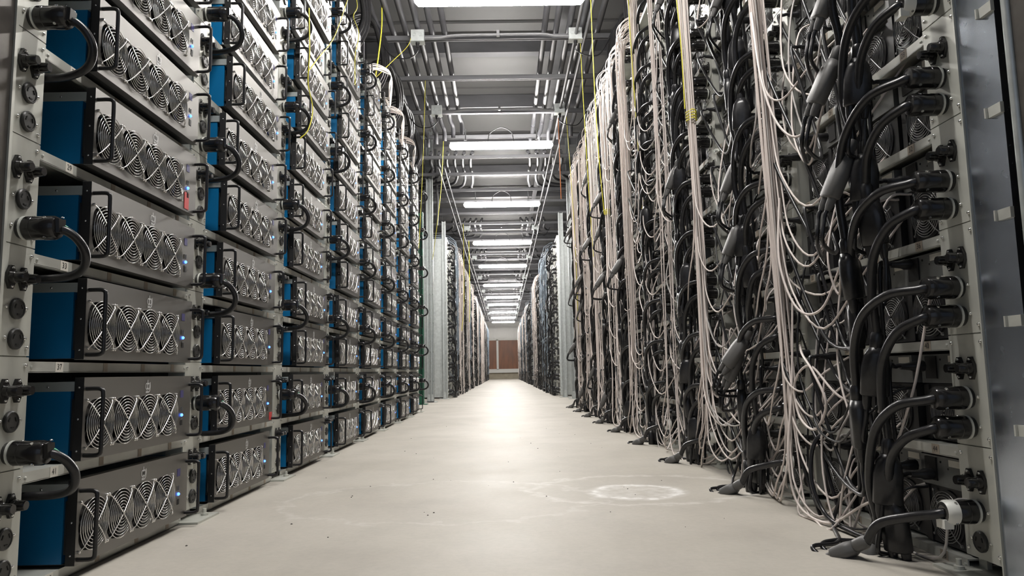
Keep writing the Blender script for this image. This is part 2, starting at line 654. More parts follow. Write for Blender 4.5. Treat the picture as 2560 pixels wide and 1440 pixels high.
# ------------------------------------------------------------------ overhead struts, conduits and boxes
STRUT_Z = 2.85 + H
strut_y = [1.5, 2.45, 3.4, 4.3, 5.15, 6.06, 6.93, 7.88, 8.75, 9.6, 10.45, 11.4, 12.2]
while strut_y[-1] < 41.5:
    strut_y.append(strut_y[-1] + 0.93)
b = MB()
b.box((-2.6, 0, 0), (2.6, 0.003, 0.042))
b.box((-2.6, 0.039, 0), (2.6, 0.042, 0.042))
b.box((-2.6, 0, 0.039), (2.6, 0.042, 0.042))
b.box((-2.6, 0, 0), (2.6, 0.012, 0.003))
b.box((-2.6, 0.030, 0), (2.6, 0.042, 0.003))
for x in (-2.4, -1.3, 1.3, 2.4):
    b.cyl((x, 0.021, 0.04), (x, 0.021, CZ - STRUT_Z - 0.02), 0.006, n=6)
strut_me = b.mesh('ceiling_strut', 'strut')
nv = 0
for i, y in enumerate(strut_y):
    o = put('ceiling_strut', strut_me, loc=(0, y, STRUT_Z))
    if y > 5.5:
        nv += 1
        lb = 'grey steel strut crossing under the ceiling, %s below the top one in view' % ordn(nv - 1) if nv > 1 else 'grey steel strut across the ceiling with a zinc box at each end, topmost in view'
    else:
        lb = 'grey steel strut above the near racks, %s from the camera' % ordn(i + 1)
    tag(o, lb, 'strut', 'steel struts across the ceiling')

# dark conduits lying on the struts
CONDX = {-1: [-1.02, -0.90, -0.79, -0.68, -0.57, -0.46], 1: [0.40, 0.50, 0.61, 0.72, 0.86]}
spans = [(0.8, 8.9), (9.3, 12.9), (13.6, 16.6), (17.2, 20.4), (21.2, 24.6), (25.4, 28.8)]
for si, (ya, yb) in enumerate(spans):
    for s in (-1, 1):
        for j, x in enumerate(CONDX[s]):
            z = STRUT_Z + 0.042 + 0.028
            e = yb - 0.12 * j
            if si == 0:
                pts = [(x, ya, z), (x, e - 1.2, z), (x, e - 0.35, z), (x + 0.02 * s, e - 0.12, z - 0.01), (x + 0.10 * s, e, z - 0.06), (x + 0.16 * s, e + 0.05, z - 0.16)]
                pts[-3:] = [(x, e - 0.12, z - 0.005), (x - 0.02 * s, e - 0.02, z - 0.04), (x - 0.02 * s, e + 0.03, z - 0.16)]
            else:
                q = -s
                w = 0.55 + 0.12 * j
                xx = s * (0.42 + 0.11 * j)
                pts = [(xx - 0.05 * s, ya + 0.2, z - 0.03), (xx - 0.05 * s, ya + 0.28, z), (xx, ya + 0.7, z), (xx + 0.02 * s, ya + 1.9 - 0.16 * j, z), (xx + 0.25 * s, ya + 2.35 - 0.16 * j, z), (1.9 * s, ya + 2.6 - 0.16 * j, z)]
            b = MB()
            b.tube(pts, 0.026 if si == 0 else 0.022, 10, 6)
            o = b.build('conduit', 'conduit')
            side = 'miner rack side' if s < 0 else 'cable rack side'
            tag(o, 'dark conduit on struts, %s, %s from outer edge, %s run from camera' % (side, ordn(j + 1) if s < 0 else ordn(len(CONDX[1]) - j), ordn(si + 1)), 'conduit', 'dark conduits above the aisle')

# long zinc pipes hung under the struts
for k, (x, ya, yb, lb) in enumerate([
        (0.66, 0.5, 41.0, 'long zinc pipe under the struts, inner of the pair on the cable rack side'),
        (0.738, 0.5, 41.0, 'long zinc pipe under the struts, outer of the pair on the cable rack side'),
        (-0.78, 10.0, 41.0, 'long zinc pipe under the struts, inner of the pair beyond the miner rack'),
        (-0.86, 10.0, 41.0, 'long zinc pipe under the struts, outer of the pair beyond the miner rack')]):
    b = MB()
    z = STRUT_Z - 0.016
    pts = [(x, ya, z)]
    y = ya + 3
    while y < yb - 2:
        pts.append((x + rng.uniform(-0.006, 0.006), y, z - 0.05 * (0.4 if k % 2 else 0.0)))
        y += 3.2
    pts.append((x, yb, z))
    b.tube(pts, 0.0135, 8, 4)
    o = b.build('metal_conduit', 'emt')
    tag(o, lb, 'pipe', 'long zinc pipes along the aisle')


def junction_box(x, y, z, lb):
    t = thing('junction_box', (x, y, z), lb, 'junction box', 'zinc junction boxes on the struts')
    b = MB()
    b.box((-0.055, -0.05, 0), (0.055, 0.0, 0.11))
    b.box((-0.06, -0.075, -0.002), (0.06, 0.012, 0.004))
    for sx in (-0.025, 0.025):
        b.torus_y = None
        b.lathe((sx, -0.05, 0.068), (0, -1, 0), [(0, 0.016), (0.003, 0.016), (0.003, 0.012), (0.001, 0.011)], 12)
    b.build('box_body', 'sheet', t)
    b = MB()
    b.lathe((0, -0.035, -0.002), (0, 0, -1), [(0, 0.017), (0.015, 0.017), (0.02, 0.013), (0.04, 0.013)], 10)
    b.tube([(0, -0.035, -0.035), (0.0, -0.035, -0.08), (-0.08, -0.02, -0.13), (-0.22, 0.0, -0.10), (-0.32, 0.0, 0.04)] if x < 0 else
           [(0, -0.035, -0.035), (0.0, -0.035, -0.08), (0.08, -0.02, -0.12), (0.2, 0.0, -0.11), (0.30, 0.0, 0.04)], 0.0055, 6, 6)
    b.build('outlet_cord', 'black', t)


jb_y = [5.985, 7.76] + [14.3, 18.0, 22.0, 25.7, 28.6, 32.4, 35.7]
for i, y in enumerate(jb_y):
    nm = 'topmost' if i == 0 else '%s from the top' % ordn(i + 1)
    zz = 2.775 + H
    junction_box(-0.68, y, zz, 'zinc junction box near the miner rack side of the ceiling, %s' % nm)
    junction_box(0.655, y, zz, 'zinc junction box beside the long pipes overhead, %s' % nm)
    b = MB()
    b.tube([(-0.62, y - 0.03, zz + 0.045), (-0.50, y - 0.03, zz + 0.045), (-0.36, y - 0.03, zz + 0.065), (0, y - 0.03, zz + 0.067), (0.36, y - 0.03, zz + 0.067), (0.48, y - 0.03, zz + 0.05), (0.60, y - 0.03, zz + 0.045)], 0.0105, 8, 5)
    b.box((-0.012, y - 0.045, zz + 0.05), (0.012, y - 0.01, zz + 0.10))
    o = b.build('cross_conduit', 'emt')
    tag(o, 'thin zinc conduit joining two junction boxes across the ceiling, %s' % nm, 'conduit', 'zinc conduits between boxes')
# ------------------------------------------------------------------ racks
BAY = PITCH_Y - POST_W


def tags_for(s, k):
    first = 41 + 4 * (-1 - k)
    if s < 0:
        return [(0.10, str(first)), (0.28, ''), (0.46, ''), (0.63, '')]
    return [(0.08 + 0.19 * j, str(first + 3 - j)) for j in range(4)]


def post_mesh(s):
    b = MB(s)
    b.box((-0.05, -POST_W + 0.002, 0.03), (-0.004, -0.002, 2.695), 0)
    zs = [0.03] + [level(s, k) + 0.009 + H for k in ROWS[1:]] + [2.70]
    for a, c in zip(zs[:-1], zs[1:]):
        b.box((-0.004, -POST_W, a + 0.0012), (0.0, 0.0, c - 0.0012), 0)
        for yy in (-0.011, -POST_W + 0.011):
            b.screw((0, yy, a + 0.017), 0.0042, 0.0042, 1)
            b.screw((0, yy, c - 0.017), 0.0042, 0.0042, 1)
    return b.mesh('post', ['galv', 'screw'])


def receptacle_mesh(s):
    b = MB(s)
    b.lathe((0, 0, 0), (1, 0, 0), [(0, 0.0205), (0.005, 0.0205), (0.007, 0.0185), (0.007, 0.0165), (0.006, 0.0162)], 18, 0)
    for t in (math.radians(-90), math.radians(25), math.radians(155)):
        c = (0.0065, 0.0105 * math.cos(t), 0.0105 * math.sin(t))
        b.obox(c, (1, 0, 0), (0, -math.sin(t), math.cos(t)), (0, math.cos(t), math.sin(t)), 0.0006, 0.0042, 0.0012, 1)
    for yy in (-0.029, 0.029):
        b.screw((0, yy, 0.002), 0.0036, 0.004, 2)
    return b.mesh('receptacle', ['socket', 'slot', 'screw'])


def fuse_mesh(s):
    b = MB(s)
    hy, hz = 0.0125, 0.0225
    P = [(0.35 * hy, hz), (hy, 0.3 * hz), (hy, -0.3 * hz), (0.35 * hy, -hz), (-0.35 * hy, -hz), (-hy, -0.3 * hz), (-hy, 0.3 * hz), (-0.35 * hy, hz)]
    n = len(P)
    vs = [(0, *p) for p in P] + [(0.006, *p) for p in P]
    b.add(vs, [tuple(range(n, 2 * n))[::-1]] + [(i, i + n, (i + 1) % n + n, (i + 1) % n) for i in range(n)], 0)
    b.lathe((0.006, 0, 0), (1, 0, 0), [(0, 0.0125), (0.008, 0.0115), (0.009, 0.0105), (0.022, 0.0098), (0.026, 0.0085), (0.026, 0.006)], 14, 0)
    for zz in (-0.0175, 0.0175):
        b.screw((0.006, 0, zz), 0.0032, 0.003, 1)
    return b.mesh('fuse_holder', ['gloss', 'screw'])


def shelf_mesh(s):
    b = MB(s)
    b.box((-0.62, 0.0, -0.003), (0.0, BAY, 0.0))
    b.box((-0.003, 0.0, -0.021), (0.0, BAY, -0.003))
    b.box((-0.012, 0.0, -0.022), (0.0, BAY, -0.020))
    for yy in (0.008, BAY - 0.008):
        b.screw((0, yy, -0.011), 0.0035, 0.003)
    return b.mesh('shelf', 'galvshelf')


def foot_mesh(s):
    b = MB(s)
    b.box((-0.09, -0.13, 0.0), (0.055, 0.03, 0.006))
    b.box((-0.03, -0.03, 0.006), (-0.02, -0.005, 0.05))
    b.lathe((0.03, -0.02, 0.006), (0, 0, 1), [(0, 0.011), (0.007, 0.011), (0.008, 0.006), (0.02, 0.006)], 6)
    return b.mesh('foot', 'galv')


def rear_mesh(s):
    b = MB(s)
    b.box((-0.95, -POST_W, 0.0), (-0.90, -POST_W + 0.05, 2.7))
    b.box((-0.95, -POST_W, 2.64), (-0.05, -POST_W + 0.04, 2.70))
    return b.mesh('rear_upright', 'galv')


SOCK_Y = {-1: -0.047, 1: -0.052}
RZ = {-1: (0.042, 0.100, 0.158), 1: (0.046, 0.104, 0.163)}
for s in (-1, 1):
    me_post, me_rec, me_fuse, me_shelf, me_foot, me_rear = post_mesh(s), receptacle_mesh(s), fuse_mesh(s), shelf_mesh(s), foot_mesh(s), rear_mesh(s)
    bb = MB(s)
    bb.box((-0.899, -POST_W + 0.003, 0.02), (-0.894, PITCH_Y - POST_W - 0.003, 2.635))
    me_back = bb.mesh('shade_backing', 'unit')  # added black sheet behind the bay, so the shelf gaps look unlit
    SIDE[s]['meshes'] = (me_post, me_rec, me_fuse, me_shelf, me_foot)
    tb = MB(s)
    tb.box((0, -0.0135, -0.0105), (0.0008, 0.0135, 0.0105))
    me_tag = tb.mesh('number_tag', 'tag' if s < 0 else 'kraft')
    tb = MB(s)
    tb.box((0, -0.009, -0.010), (0.0008, 0.009, 0.010))
    me_tag2 = tb.mesh('number_tag', 'kraft')
    for i in range(NB + 1):
        p = SIDE[s]['p0'] + PITCH_Y * i
        last = i == NB
        t = thing('rack_post' if last else 'rack_bay', (s * XP, p, 0))
        if s < 0:
            lb = 'galvanised end post of the miner rack beside the green column' if last else 'galvanised rack bay of shelves holding blue-cased miners, %s' % where(i, NB)
        else:
            lb = 'galvanised end post of the cable-covered rack, before the pale columns' if last else 'galvanised rack bay of shelves behind hanging cables, %s' % where(i, NB)
        tag(t, lb, 'rack', 'miner rack bays' if s < 0 else 'cable rack bays')
        po = put('post', me_post, t)
        put('foot', me_foot, po)
        for k in ROWS:
            for q in (0, 1):
                put('receptacle', me_rec, po, loc=(0, SOCK_Y[s], level(s, k) + RZ[s][q] + H))
            for yy in (-0.071, -0.034):
                put('fuse_holder', me_fuse, po, loc=(0, yy, level(s, k) + RZ[s][2] + H))
        put('rear_upright', me_rear, t)
        if not last:
            put('shade_backing', me_back, t)
        if last:
            continue
        for k in ROWS + [10]:
            sh = put('shelf', me_shelf, t, loc=(0, 0, level(s, k) + H))
            if k == 10:
                continue
            for yy, txt in tags_for(s, k):
                if i > 3 and yy > 0.2:
                    continue
                tg = put('number_tag', me_tag if (s > 0 or yy < 0.2) else me_tag2, sh, loc=(0, yy, -0.0105))
                if txt and i == 0 and k < 6:
                    tx = put('tag_number', text_mesh(txt, 0.017), sh, loc=(-s * 0.0012, yy, -0.0105))
                    tx.rotation_euler = (PI / 2, 0, PI / 2 if s < 0 else -PI / 2)
                    if not tx.data.materials:
                        tx.data.materials.append(M['ink'])

# ------------------------------------------------------------------ blue-cased miners (left rack)
FW, FZ0, FZ1 = 0.541, 0.005, 0.1815            # face width, face bottom and top above the shelf
FACE = 0.033                                 # face plane in front of the posts
FANY = [0.0625, 0.1735, 0.2845, 0.3955]
FANZ = 0.081


def make_miner():
    t = thing('mining_server', (0, 0, 0))
    b = MB()
    b.box((-0.47, 0.004, 0.0085), (FACE - 0.030, FW - 0.004, 0.168))
    b.box((-0.47, 0.004, 0.007), (FACE - 0.0205, FW - 0.004, 0.0085), 1)
    b.build('case', ['blue', 'unit'], t)
    b = MB()
    b.box((-0.47, 0.0025, 0.152), (FACE - 0.0195, FW - 0.0025, 0.1725))
    for o_ in (-0.3, -0.17, -0.045):
        b.screw((o_, 0.0025, 0.162), 0.003, 0.002, 1, (0, -1, 0))
    b.build('lid', ['lid', 'screw'], t)
    b = MB()
    # front plate with four rounded-square openings
    hs = 0.0555
    n = 40
    o1 = FACE
    xs = [0.0] + [v for c in FANY for v in (c - hs, c + hs)] + [FW]
    b.add([(o1, 0, FZ0), (o1, FW, FZ0), (o1, FW, FANZ - hs), (o1, 0, FANZ - hs)], [(0, 1, 2, 3)], 0)
    b.add([(o1, 0, FANZ + hs), (o1, FW, FANZ + hs), (o1, FW, FZ1), (o1, 0, FZ1)], [(0, 1, 2, 3)], 0)
    for a, c in ((0.0, FANY[0] - hs), (FANY[3] + hs, FW)):
        b.add([(o1, a, FANZ - hs), (o1, c, FANZ - hs), (o1, c, FANZ + hs), (o1, a, FANZ + hs)], [(0, 1, 2, 3)], 0)
    for cy in FANY:
        inn, out, back = [], [], []
        for j in range(n):
            a = 2 * PI * j / n
            ca, sa = math.cos(a), math.sin(a)
            e = (abs(ca) ** 3.2 + abs(sa) ** 3.2) ** (-1 / 3.2)
            inn.append((o1, cy + 0.0535 * e * ca, FANZ + 0.0535 * e * sa))
            back.append((o1 - 0.02, cy + 0.0535 * e * ca, FANZ + 0.0535 * e * sa))
            q = hs / max(abs(ca), abs(sa))
            out.append((o1, cy + q * ca, FANZ + q * sa))
        b.add(out + inn + back, [(j, (j + 1) % n, n + (j + 1) % n, n + j) for j in range(n)] + [(n + j, n + (j + 1) % n, 2 * n + (j + 1) % n, 2 * n + j) for j in range(n)], 0)
    # folded flanges round the plate
    w = 0.0012
    b.box((o1 - 0.020, 0.0, FZ0), (o1 - 0.0003, w, FZ1), 1)
    b.box((o1 - 0.020, FW - w, FZ0), (o1 - 0.0003, FW, FZ1), 1)
    b.box((o1 - 0.020, 0.0, FZ1 - w), (o1 - 0.0003, FW, FZ1), 0)
    b.box((o1 - 0.020, 0.0, FZ0), (o1 - 0.0003, FW, FZ0 + w), 0)
    b.box((o1 - 0.0202, 0.0, FZ0), (o1 - 0.019, 0.004, FZ1), 1)
    for zz in (0.026, 0.093, 0.160):
        b.screw((o1 - 0.010, 0.0, zz), 0.0022, 0.0016, 2, (0, -1, 0))
    b.build('bezel', ['bezel', 'bezelside', 'screw'], t)
    # fan and wire guard
    b = MB()
    b.box((FACE - 0.029, -0.0545, -0.0545), (FACE - 0.025, 0.0545, 0.0545))
    b.lathe((FACE - 0.025, 0, 0), (1, 0, 0), [(0, 0.020), (0.012, 0.020), (0.014, 0.018)], 18)
    for j in range(7):
        a = 2 * PI * j / 7
        vs = []
        for q in range(5):
            r = 0.019 + 0.0080 * q
            a0 = a + 0.10 * q
            a1 = a0 + 0.62
            vs += [(FACE - 0.012 - 0.0015 * q, r * math.cos(a0), r * math.sin(a0)), (FACE - 0.023, r * math.cos(a1), r * math.sin(a1))]
        b.add(vs, [(2 * q, 2 * q + 1, 2 * q + 3, 2 * q + 2) for q in range(4)], 0, True)
    me_fan = b.mesh('fan', 'fan')
    b = MB()
    for q in range(8):
        R = 0.0068 + 0.00695 * q
        b.torus((FACE + 0.0055 + 0.003 * (1 - (q / 7.0) ** 2), 0, 0), R, 0.00105, 30, 4)
    for a in (45, 135, 225, 315):
        ca, sa = math.cos(math.radians(a)), math.sin(math.radians(a))
        b.rings([(FACE + 0.0105, 0.004 * ca, 0.004 * sa), (FACE + 0.0098, 0.032 * ca, 0.032 * sa), (FACE + 0.0075, 0.055 * ca, 0.055 * sa), (FACE + 0.0072, 0.060 * ca, 0.060 * sa),
                 (FACE + 0.003, 0.068 * ca, 0.068 * sa), (FACE + 0.0015, 0.0725 * ca, 0.0725 * sa)], [0.0014] * 6, 5)
        b.lathe((FACE, 0.072 * ca, 0.072 * sa), (1, 0, 0), [(0, 0.0036), (0.003, 0.0036), (0.0045, 0.0022)], 7)
    b.torus((FACE + 0.0115, 0, 0), 0.002, 0.0015, 8, 4)
    me_guard = b.mesh('fan_guard', 'chrome')
    for cy in FANY:
        f = put('fan', me_fan, t, loc=(0, cy, FANZ))
        put('fan_guard', me_guard, f)
    b = MB()
    z0, z1, e, c = 0.016, 0.157, 0.036, 0.012
    b.tube([(FACE, 0, z1), (FACE + e - c, 0, z1), (FACE + e - 0.25 * c, 0, z1 - 0.25 * c), (FACE + e, 0, z1 - c), (FACE + e, 0, 0.5 * (z0 + z1)), (FACE + e, 0, z0 + c),
            (FACE + e - 0.25 * c, 0, z0 + 0.25 * c), (FACE + e - c, 0, z0), (FACE, 0, z0)], 0.0046, 8, 3)
    me_h = b.mesh('handle', 'black')
    put('handle', me_h, t, loc=(0, 0.010, 0))
    put('handle', me_h, t, loc=(0, FW - 0.010, 0))
    # printed mark: round d and b sharing a stem, a j that sweeps under them
    b = MB()
    oo = FACE + 0.0008

    def stroke(path, wd):
        P = [np.array(p) for p in path]
        vs = []
        for i_, p_ in enumerate(P):
            tdir = P[min(i_ + 1, len(P) - 1)] - P[max(i_ - 1, 0)]
            tdir = tdir / max(np.linalg.norm(tdir), 1e-9)
            nn = np.array([-tdir[1], tdir[0]]) * wd / 2
            for sg in (1, -1):
                q = p_ + sg * nn
                vs.append((oo, q[0], q[1]))
        b.add(vs, [(2 * i_, 2 * i_ + 1, 2 * i_ + 3, 2 * i_ + 2) for i_ in range(len(P) - 1)])
    for cx in (-0.0062, 0.0042):
        stroke([(cx + 0.0048 * math.cos(a), 0.0075 * math.sin(a)) for a in np.linspace(0, 2 * PI, 21)], 0.0024)
    stroke([(-0.001, -0.0085), (-0.001, 0.0160)], 0.0030)
    stroke([(0.0112, 0.0100), (0.0124, 0.0045), (0.0124, -0.0020), (0.0110, -0.0085), (0.0080, -0.0130), (0.0040, -0.0148), (-0.0105, -0.0148)], 0.0026)
    stroke([(-0.0100, -0.0118), (0.0030, -0.0118)], 0.0016)
    b.build('logo', 'logo', t).location = (0, 0.284, 0.157)
    b = MB()
    b.lathe((FACE, 0.484, 0.074), (1, 0, 0), [(0, 0.0042), (0.003, 0.0042), (0.005, 0.002)], 10)
    b.build('indicator_light', 'led', t)
    b = MB()
    b.box((FACE, 0.478, 0.084), (FACE + 0.0012, 0.481, 0.096))
    b.box((FACE, 0.487, 0.084), (FACE + 0.0012, 0.490, 0.096))
    b.box((FACE, 0.479, 0.046), (FACE + 0.001, 0.491, 0.060), 1)
    b.box((FACE, 0.479, 0.0615), (FACE + 0.0012, 0.491, 0.0645))
    b.box((FACE, 0.475, 0.122), (FACE + 0.0007, 0.494, 0.142), 2)
    b.build('control_panel', ['emt', 'slot', 'violet'], t)
    return t


miner0 = make_miner()
used = False
for i in range(NB):
    for k in ROWS:
        t = copy_tree(miner0) if used else miner0
        used = True
        jo, jy = rng.uniform(-0.008, 0.006), rng.uniform(0.038, 0.11)
        if i == 0:
            jo, jy = jo * 0.3, 0.132 + rng.uniform(-0.004, 0.004)
        t.location = (-XP + jo, SIDE[-1]['p0'] + PITCH_Y * i + jy, level(-1, k) + H)
        t.rotation_euler = (0, 0, rng.uniform(-0.008, 0.008) * (0.3 if i == 0 else 1))
        tag(t, 'black-fronted blue-cased four-fan miner on the %s shelf up, %s bay from the camera' % (ordn(k + 3), ordn(i + 1)), 'miner', 'blue-cased miners in the left rack')
        if (i, k) == (0, 2):
            b = MB()
            b.box((FACE, 0.466, 0.012), (FACE + 0.001, 0.494, 0.060))
            b.build('red_sticker', 'red', t)
            t['label'] = 'black-fronted blue-cased miner with a red sticker on its face, nearest bay'
        if (i, k) == (1, -1):
            b = MB()
            b.box((FACE, 0.505, 0.010), (FACE + 0.001, 0.536, 0.040))
            b.build('red_sticker', 'red', t)
            t['label'] = 'black-fronted blue-cased miner with a red tag at its lower corner, second bay'


# ------------------------------------------------------------------ plugs and cords
def plug_body(b, white=False):
    """returns after adding a round locking plug along +out; slots: 0 gloss 1 screw 2 white"""
    b.lathe((0.0115, 0, 0), (1, 0, 0), [(0, 0.0222), (0.002, 0.0236), (0.016, 0.0236), (0.0165, 0.0231), (0.036, 0.0231), (0.0365, 0.0238), (0.0545, 0.0236), (0.0605, 0.0205), (0.0615, 0.014)], 20, 2 if white == 'all' else 0)
    for a in (0.4, 2.2, 4.1):
        b.lathe((0.053, 0.0225 * math.cos(a), 0.0225 * math.sin(a)), (0, math.cos(a), math.sin(a)), [(0, 0.0035), (0.0025, 0.003)], 7, 1)


def ring_mesh(s):
    b = MB(s)
    b.lathe((0.0, 0, 0), (1, 0, 0), [(0.0065, 0.0215), (0.0072, 0.0238), (0.0108, 0.0238), (0.0114, 0.021)], 20)
    return b.mesh('gasket', 'ring')


def make_left_plug():
    t = thing('power_plug', (0, 0, 0))
    b = MB()
    plug_body(b)
    b.build('plug_body', ['gloss', 'screw', 'white'], t)
    put('gasket', ring_mesh(-1), t)
    b = MB()
    b.obox((0.072, 0.002, 0.004), (0, 1, 0), (0, 0, 1), (1, 0, 0), 0.014, 0.016, 0.007, 0, 0.8)
    b.screw((0.073, 0.012, 0.02), 0.003, 0.003, 1, (0, 0, 1))
    b.build('cord_clamp', ['gloss', 'screw'], t)
    b = MB()
    b.tube([(0.068, 0.004, -0.003), (0.082, 0.01, -0.006), (0.097, 0.022, -0.022), (0.105, 0.034, -0.048), (0.095, 0.046, -0.075), (0.068, 0.057, -0.090), (0.02, 0.066, -0.096), (-0.06, 0.067, -0.096), (-0.2, 0.067, -0.09)], 0.0085, 8, 5)
    b.build('cord', 'rubber', t)
    for yy, zz, mm in ((0.010, 0.006, 'greenwire'), (0.006, -0.004, 'white')):
        b = MB()
        b.tube([(0.066, yy, zz), (0.076, yy + 0.002, zz - 0.001), (0.085, yy + 0.004, zz - 0.008)], 0.0028, 6, 3)
        b.build('wire_end', mm, t)
    return t


lp0 = make_left_plug()
used = False
for i in range(NB + 1):
    for k in ROWS:
        if k % 2 == 0:
            continue
        q = 1 if (k == -1 and i > 0) or (i in (3, 6) and k == 5) else 0
        t = copy_tree(lp0) if used else lp0
        used = True
        t.location = (-XP + 0.001, SIDE[-1]['p0'] + PITCH_Y * i + SOCK_Y[-1], level(-1, k) + RZ[-1][q] + H)
        t.scale = (1, 1, 1)
        t.rotation_euler = (rng.uniform(-0.12, 0.12), 0, 0)
        tag(t, 'black round power plug by the %s shelf up, %s post of miner rack' % (ordn(k + 3), ordn(i + 1)), 'plug', 'power plugs on the miner rack posts')


def splitter(b, p, d, side, length=0.105, width=0.030, thick=0.017, nubs=True):
    """moulded Y block from p along d; returns the nub ends"""
    p, d, side = np.array(p, float), np.array(d, float), np.array(side, float)
    d /= np.linalg.norm(d)
    side = side - d * side.dot(d)
    side /= np.linalg.norm(side)
    n = np.cross(d, side)
    b.rings([p - d * 0.004, p + d * 0.004, p + d * 0.03, p + d * 0.034], [0.0105, 0.0145, 0.0145, 0.0125], 10)
    # body as a swept rounded box
    sec = []
    for tt, w, h in ((0.03, 0.5, 0.8), (0.05, 0.85, 1.0), (0.075, 1.0, 1.0), (0.03 + length, 1.0, 0.95), (0.034 + length, 0.9, 0.8)):
        c = p + d * tt
        W, T = width * w, thick * h
        for a in range(12):
            t = 2 * PI * (a + 0.5) / 12
            ca, sa = math.cos(t), math.sin(t)
            e = (abs(ca) ** 4 + abs(sa) ** 4) ** -0.25
            sec.append(tuple(c + side * W * ca * e + n * T * sa * e))
    fs = [(i * 12 + j, i * 12 + (j + 1) % 12, (i + 1) * 12 + (j + 1) % 12, (i + 1) * 12 + j) for i in range(4) for j in range(12)]
    fs += [tuple(range(12))[::-1], tuple(range(48, 60))]
    b.add(sec, fs, 0, True)
    ends = []
    for q in (-1, 1):
        a = p + d * (0.03 + length) + side * q * width * 0.5
        e = a + d * 0.035
        b.rings([a - d * 0.005, a + d * 0.022, e], [0.0115, 0.010, 0.007], 8)
        ends.append((e, d))
    return ends


def make_right_cord(v, white=False):
    """v: dict(path, d, side, grey, targets)"""
    t = thing('power_cable', (0, 0, 0))
    b = MB(1)
    plug_body(b)
    b.build('plug_body', ['gloss', 'screw', 'white'], t)
    put('gasket', SIDE[1].setdefault('ring', ring_mesh(1)), t)
    if white:
        b = MB(1)
        b.lathe((0.048, 0, 0), (1, 0, 0), [(0, 0.0242), (0.018, 0.0242), (0.024, 0.021), (0.024, 0.012)], 18)
        b.box((0.060, -0.014, -0.03), (0.078, 0.014, -0.012))
        b.build('clamp_cover', 'white', t)
    b = MB(1)
    b.tube([(0.066, 0, 0)] + v['path'], 0.0098, 9, 6)
    b.build('cable', 'rubber', t)
    b = MB(1)
    ends = splitter(b, v['path'][-1], v['d'], v['side'], v.get('len', 0.105))
    b.build('splitter', 'greyrubber' if v.get('grey') else 'rubber', t, 'grey splitter block' if v.get('grey') else None)
    for (e, d), tg in zip(ends, v['targets']):
        b = MB(1)
        e, d, tg = np.array(e), np.array(d), np.array(tg)
        droop = v.get('droop', 0.06)
        mid = 0.5 * (e + tg)
        pts = [e - d * 0.004, e + d * 0.03]
        if 'floor' in v:
            zf = v['floor']
            pts = [e - d * 0.004, np.array([e[0] + d[0] * 0.02, e[1] + 0.03, zf]), np.array([0.16, e[1] + 0.07, zf]), np.array([0.09, tg[1] + 0.05, zf + 0.005]), np.array([0.07, tg[1] + 0.03, zf + 0.08])]
        elif droop > 0:
            pts[-1] = e + d * 0.016
            pts += [e + d * 0.022 + np.array([0.0, 0.012, -droop * 0.9]), np.array([0.06, mid[1] + 0.02, min(e[2], tg[2]) - droop * 0.7])]
        pts += [tg + np.array([0.075, -0.01, -0.03]), tg + np.array([0.055, 0, 0]), tg + np.array([0.03, 0, 0])]
        b.tube([tuple(q) for q in pts], 0.0052, 6, 6)
        b.lathe(tuple(tg + np.array([-0.008, 0, 0])), (1, 0, 0), [(0, 0.0125), (0.022, 0.0125), (0.030, 0.009), (0.052, 0.0065)], 8)
        b.build('branch_cord', 'rubber', t)
    return t


def ptg(q, j, up_=False):
    """inlet of unit j of the row below, seen from socket q"""
    z = (-0.2225 if not up_ else 0.0) + 0.165 - RZ[1][q]
    return (-0.005, 0.052 + 0.008 + 0.177 * j + 0.125, z)


VAR = {
    (0, 0): dict(path=[(0.082, 0.006, -0.004), (0.108, 0.05, -0.022), (0.116, 0.105, -0.065), (0.108, 0.145, -0.125)], d=(-0.1, 0.10, -1), side=(0.5, 0.8, 0.1), targets=[ptg(0, 0), ptg(0, 1)]),
    (1, 0): dict(path=[(0.082, 0.008, -0.003), (0.118, 0.06, -0.012), (0.135, 0.13, -0.055), (0.130, 0.18, -0.13), (0.118, 0.20, -0.215)], d=(-0.05, 0.05, -1), side=(0.3, -1, 0), targets=[ptg(1, 2), ptg(1, 3)]),
    (0, 1): dict(path=[(0.082, 0.006, -0.005), (0.110, 0.045, -0.03), (0.122, 0.09, -0.09), (0.118, 0.115, -0.17), (0.105, 0.125, -0.26)], d=(0.05, 0.05, -1), side=(1, 0.5, 0), targets=[ptg(0, 1), ptg(0, 0)]),
    (1, 1): dict(path=[(0.082, 0.008, -0.004), (0.120, 0.055, -0.02), (0.135, 0.12, -0.08), (0.130, 0.165, -0.19), (0.112, 0.175, -0.27), (0.108, 0.18, -0.30)], d=(0.35, 0.25, -0.9), side=(0, 1, 0.3), grey=True, targets=[ptg(1, 2), ptg(1, 3)]),
    (0, 2): dict(path=[(0.082, 0.006, -0.005), (0.118, 0.04, -0.035), (0.128, 0.07, -0.11), (0.118, 0.105, -0.17), (0.112, 0.12, -0.21)], d=(0.5, 0.25, -0.8), side=(0.2, 1, 0.3), grey=True, targets=[ptg(0, 0), ptg(0, 1)]),
    (1, 2): dict(path=[(0.082, 0.008, -0.004), (0.125, 0.07, -0.02), (0.142, 0.15, -0.09), (0.138, 0.195, -0.20), (0.125, 0.205, -0.31)], d=(-0.12, 0.03, -1), side=(0.8, -0.6, 0), targets=[ptg(1, 3), ptg(1, 2)]),
}
FLOORV = dict(path=[(0.082, 0.006, -0.004), (0.115, 0.05, -0.018), (0.150, 0.10, -0.040), (0.165, 0.13, -0.082)], d=(0.35, 0.6, -0.40), side=(1, -0.5, 0), grey=True, len=0.05, droop=0.0,
              targets=[(-0.005, 0.30, 0.04), (-0.005, 0.46, 0.04)])
protos = {kk: make_right_cord(vv) for kk, vv in VAR.items()}
fresh = dict.fromkeys(protos, True)
